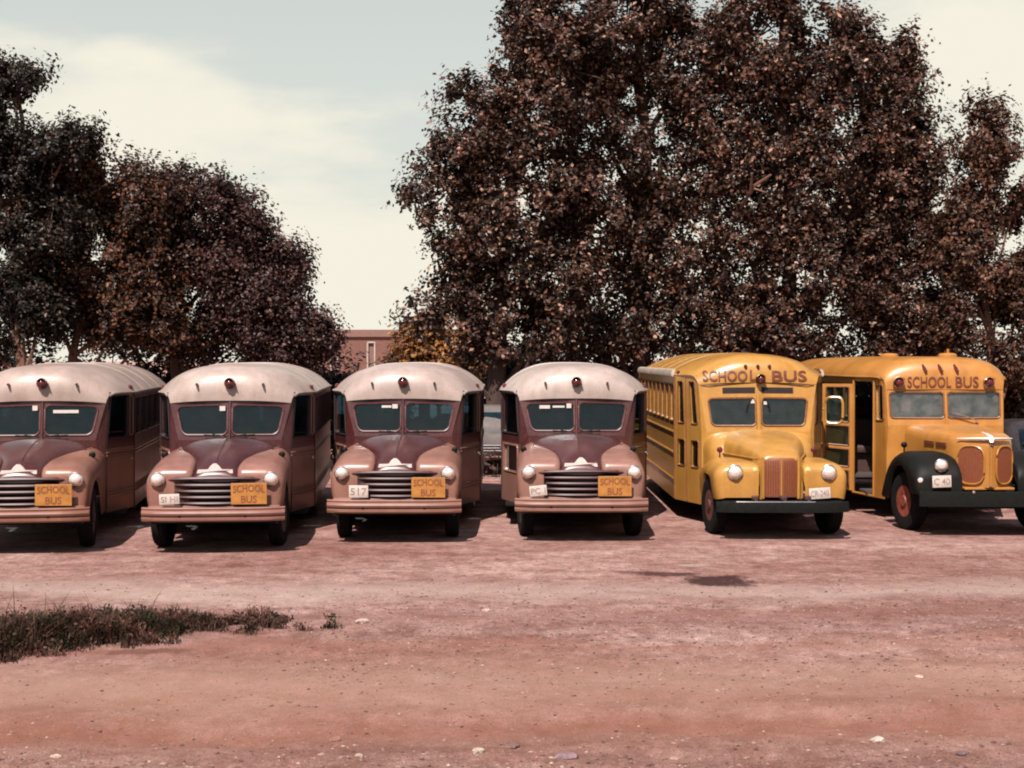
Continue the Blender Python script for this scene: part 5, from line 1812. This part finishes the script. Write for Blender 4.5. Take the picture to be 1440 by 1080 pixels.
tree('yellow_bush', 'golden yellow bush beside the wooden pole in the gap between the trees', (X(620, 46), 46, 0),
     [blob(598, 480, 46, 30, 28), blob(640, 492, 46, 38, 26), blob(580, 505, 46, 28, 20), blob(612, 520, 46, 50, 24), blob(645, 530, 46, 40, 24), blob(612, 462, 46, 16, 16)],
     300, 60, 0.15, GOLD, PR, trunk_r=0.07, clus_r=0.45, thin=-0.5, group='golden bushes beyond the lot', cat='bush', seed=21)
tree('yellow_bush', 'golden orange bush glimpsed under the tree nearest the open sky', (X(690, 48), 48, 0),
     [blob(675, 508, 48, 26, 16), blob(705, 512, 48, 24, 14), blob(690, 530, 48, 45, 20)],
     130, 60, 0.15, GOLD, PR, trunk_r=0.06, clus_r=0.4, thin=-0.45, group='golden bushes beyond the lot', cat='bush', seed=22)
# reddish brush seen low through the gap between the two straight buses
shrub('low reddish brush at the back of the gap between two maroon buses', 655, 745, 655, 30.6, [(0.0680, 0.0245, 0.0204), (0.0476, 0.0190, 0.0170), (0.0884, 0.0340, 0.0272), (0.0340, 0.0163, 0.0150), (0.1088, 0.0476, 0.0340)], PR, 120, 0.07, seed=23)

# ------------------------------------------------------------------ brick building and pole
m, nt, p = newmat('red_brick_wall')
bk_ = nt.nodes.new('ShaderNodeTexBrick')
bk_.inputs['Color1'].default_value = (0.15, 0.066, 0.05, 1)
bk_.inputs['Color2'].default_value = (0.115, 0.05, 0.04, 1)
bk_.inputs['Mortar'].default_value = (0.17, 0.10, 0.08, 1)
bk_.inputs['Scale'].default_value = 3.0
tcn = nt.nodes.new('ShaderNodeTexCoord')
mpn = nt.nodes.new('ShaderNodeMapping')
mpn.inputs['Rotation'].default_value = (R(90), 0, 0)
nt.links.new(tcn.outputs['Object'], mpn.inputs[0])
nt.links.new(mpn.outputs[0], bk_.inputs['Vector'])
nt.links.new(bk_.outputs[0], p.inputs['Base Color'])
p.inputs['Roughness'].default_value = 0.9
M['brickwall'] = m
M['coping'] = plain('coping_concrete', (0.19, 0.11, 0.09), 0.9)
M['frame_white'] = plain('white_window_frame', (0.4, 0.36, 0.33), 0.6)
bd = empty('brick_building', (X(540, 80), 80, 0))
hz_ = Z(474, 80)
b = MB()
x0, x1 = X(400, 80) - X(540, 80), X(660, 80) - X(540, 80)
wy0 = 0.0
wins = [X(522, 80) - X(540, 80), X(470, 80) - X(540, 80), X(574, 80) - X(540, 80), X(620, 80) - X(540, 80)]
wins.sort()
edges = [x0] + [(wins[i] + wins[i + 1]) / 2 for i in range(3)] + [x1]
loops = []
for i, wx_ in enumerate(wins):
    a, c_ = edges[i], edges[i + 1]
    loops.append(panel(b, [(a, wy0, 0), (c_, wy0, 0), (c_, wy0, hz_), (a, wy0, hz_)], (wx_ - a - 0.2, c_ - wx_ - 0.2, 1.9, 0.3, 0.01), 1, reveal=0.15))
b.quad((x1, 0, 0), (x1, 9, 0), (x1, 9, hz_), (x1, 0, hz_))
b.quad((x0, 9, 0), (x0, 0, 0), (x0, 0, hz_), (x0, 9, hz_))
b.quad((x1, 9, 0), (x0, 9, 0), (x0, 9, hz_), (x1, 9, hz_))
b.build('wall', 'brickwall', bd, smooth=False)
b = MB()
b.box(x0 - 0.12, x1 + 0.12, -0.14, 9.12, hz_ + 0.003, hz_ + 0.42, 0.02)
b.build('roof_parapet', 'coping', bd, smooth=False)
for lp in loops:
    glaze(lp, 'window', bd, 'frame_white', 'frame', depth=0.1, gr=0.05, mat='coping')
tag(bd, 'low flat-roofed red brick building in the gap between the trees', 'building')
pl = empty('utility_pole', (X(571, 60), 60, 0))
b = MB()
b.tube([(0, 0, 0), (0, 0, 2), (0, 0, Z(446, 60))], [0.16, 0.15, 0.12], 10)
b.build('pole', 'bark', pl)
b = MB()
b.box(-0.30, 0.34, -0.16, -0.06, Z(449, 60) - 0.55, Z(449, 60) - 0.1, 0.03)
b.tube([(0, 0, Z(449, 60) - 0.2), (0.55, -0.1, Z(440, 60) - 0.2), (0.75, -0.1, Z(452, 60) - 0.2)], 0.03, 6)
b.build('transformer_box', 'dark', pl)
tag(pl, 'short wooden utility pole rising from the golden bush', 'pole')

# ------------------------------------------------------------------ unseen wood added behind the camera to cut low sky light
nw = 26000
a_ = rng.uniform(R(150), R(390), nw)
hh_ = 9.5 + 2.5 * np.sin(a_ * 9) + 1.5 * np.sin(a_ * 23 + 1)
rad_ = 46 + rng.normal(0, 2.0, nw) + 3 * np.sin(a_ * 14)
P = np.stack([rad_ * np.cos(a_), rad_ * np.sin(a_), hh_ * rng.random(nw) ** 0.8], 1)
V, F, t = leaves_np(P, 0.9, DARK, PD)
fw = mesh_np('far_wood', V, F, 'leaf', tint=t)
tag(fw, 'dark belt of woodland across the lot behind the viewpoint', 'woodland', kind='stuff')
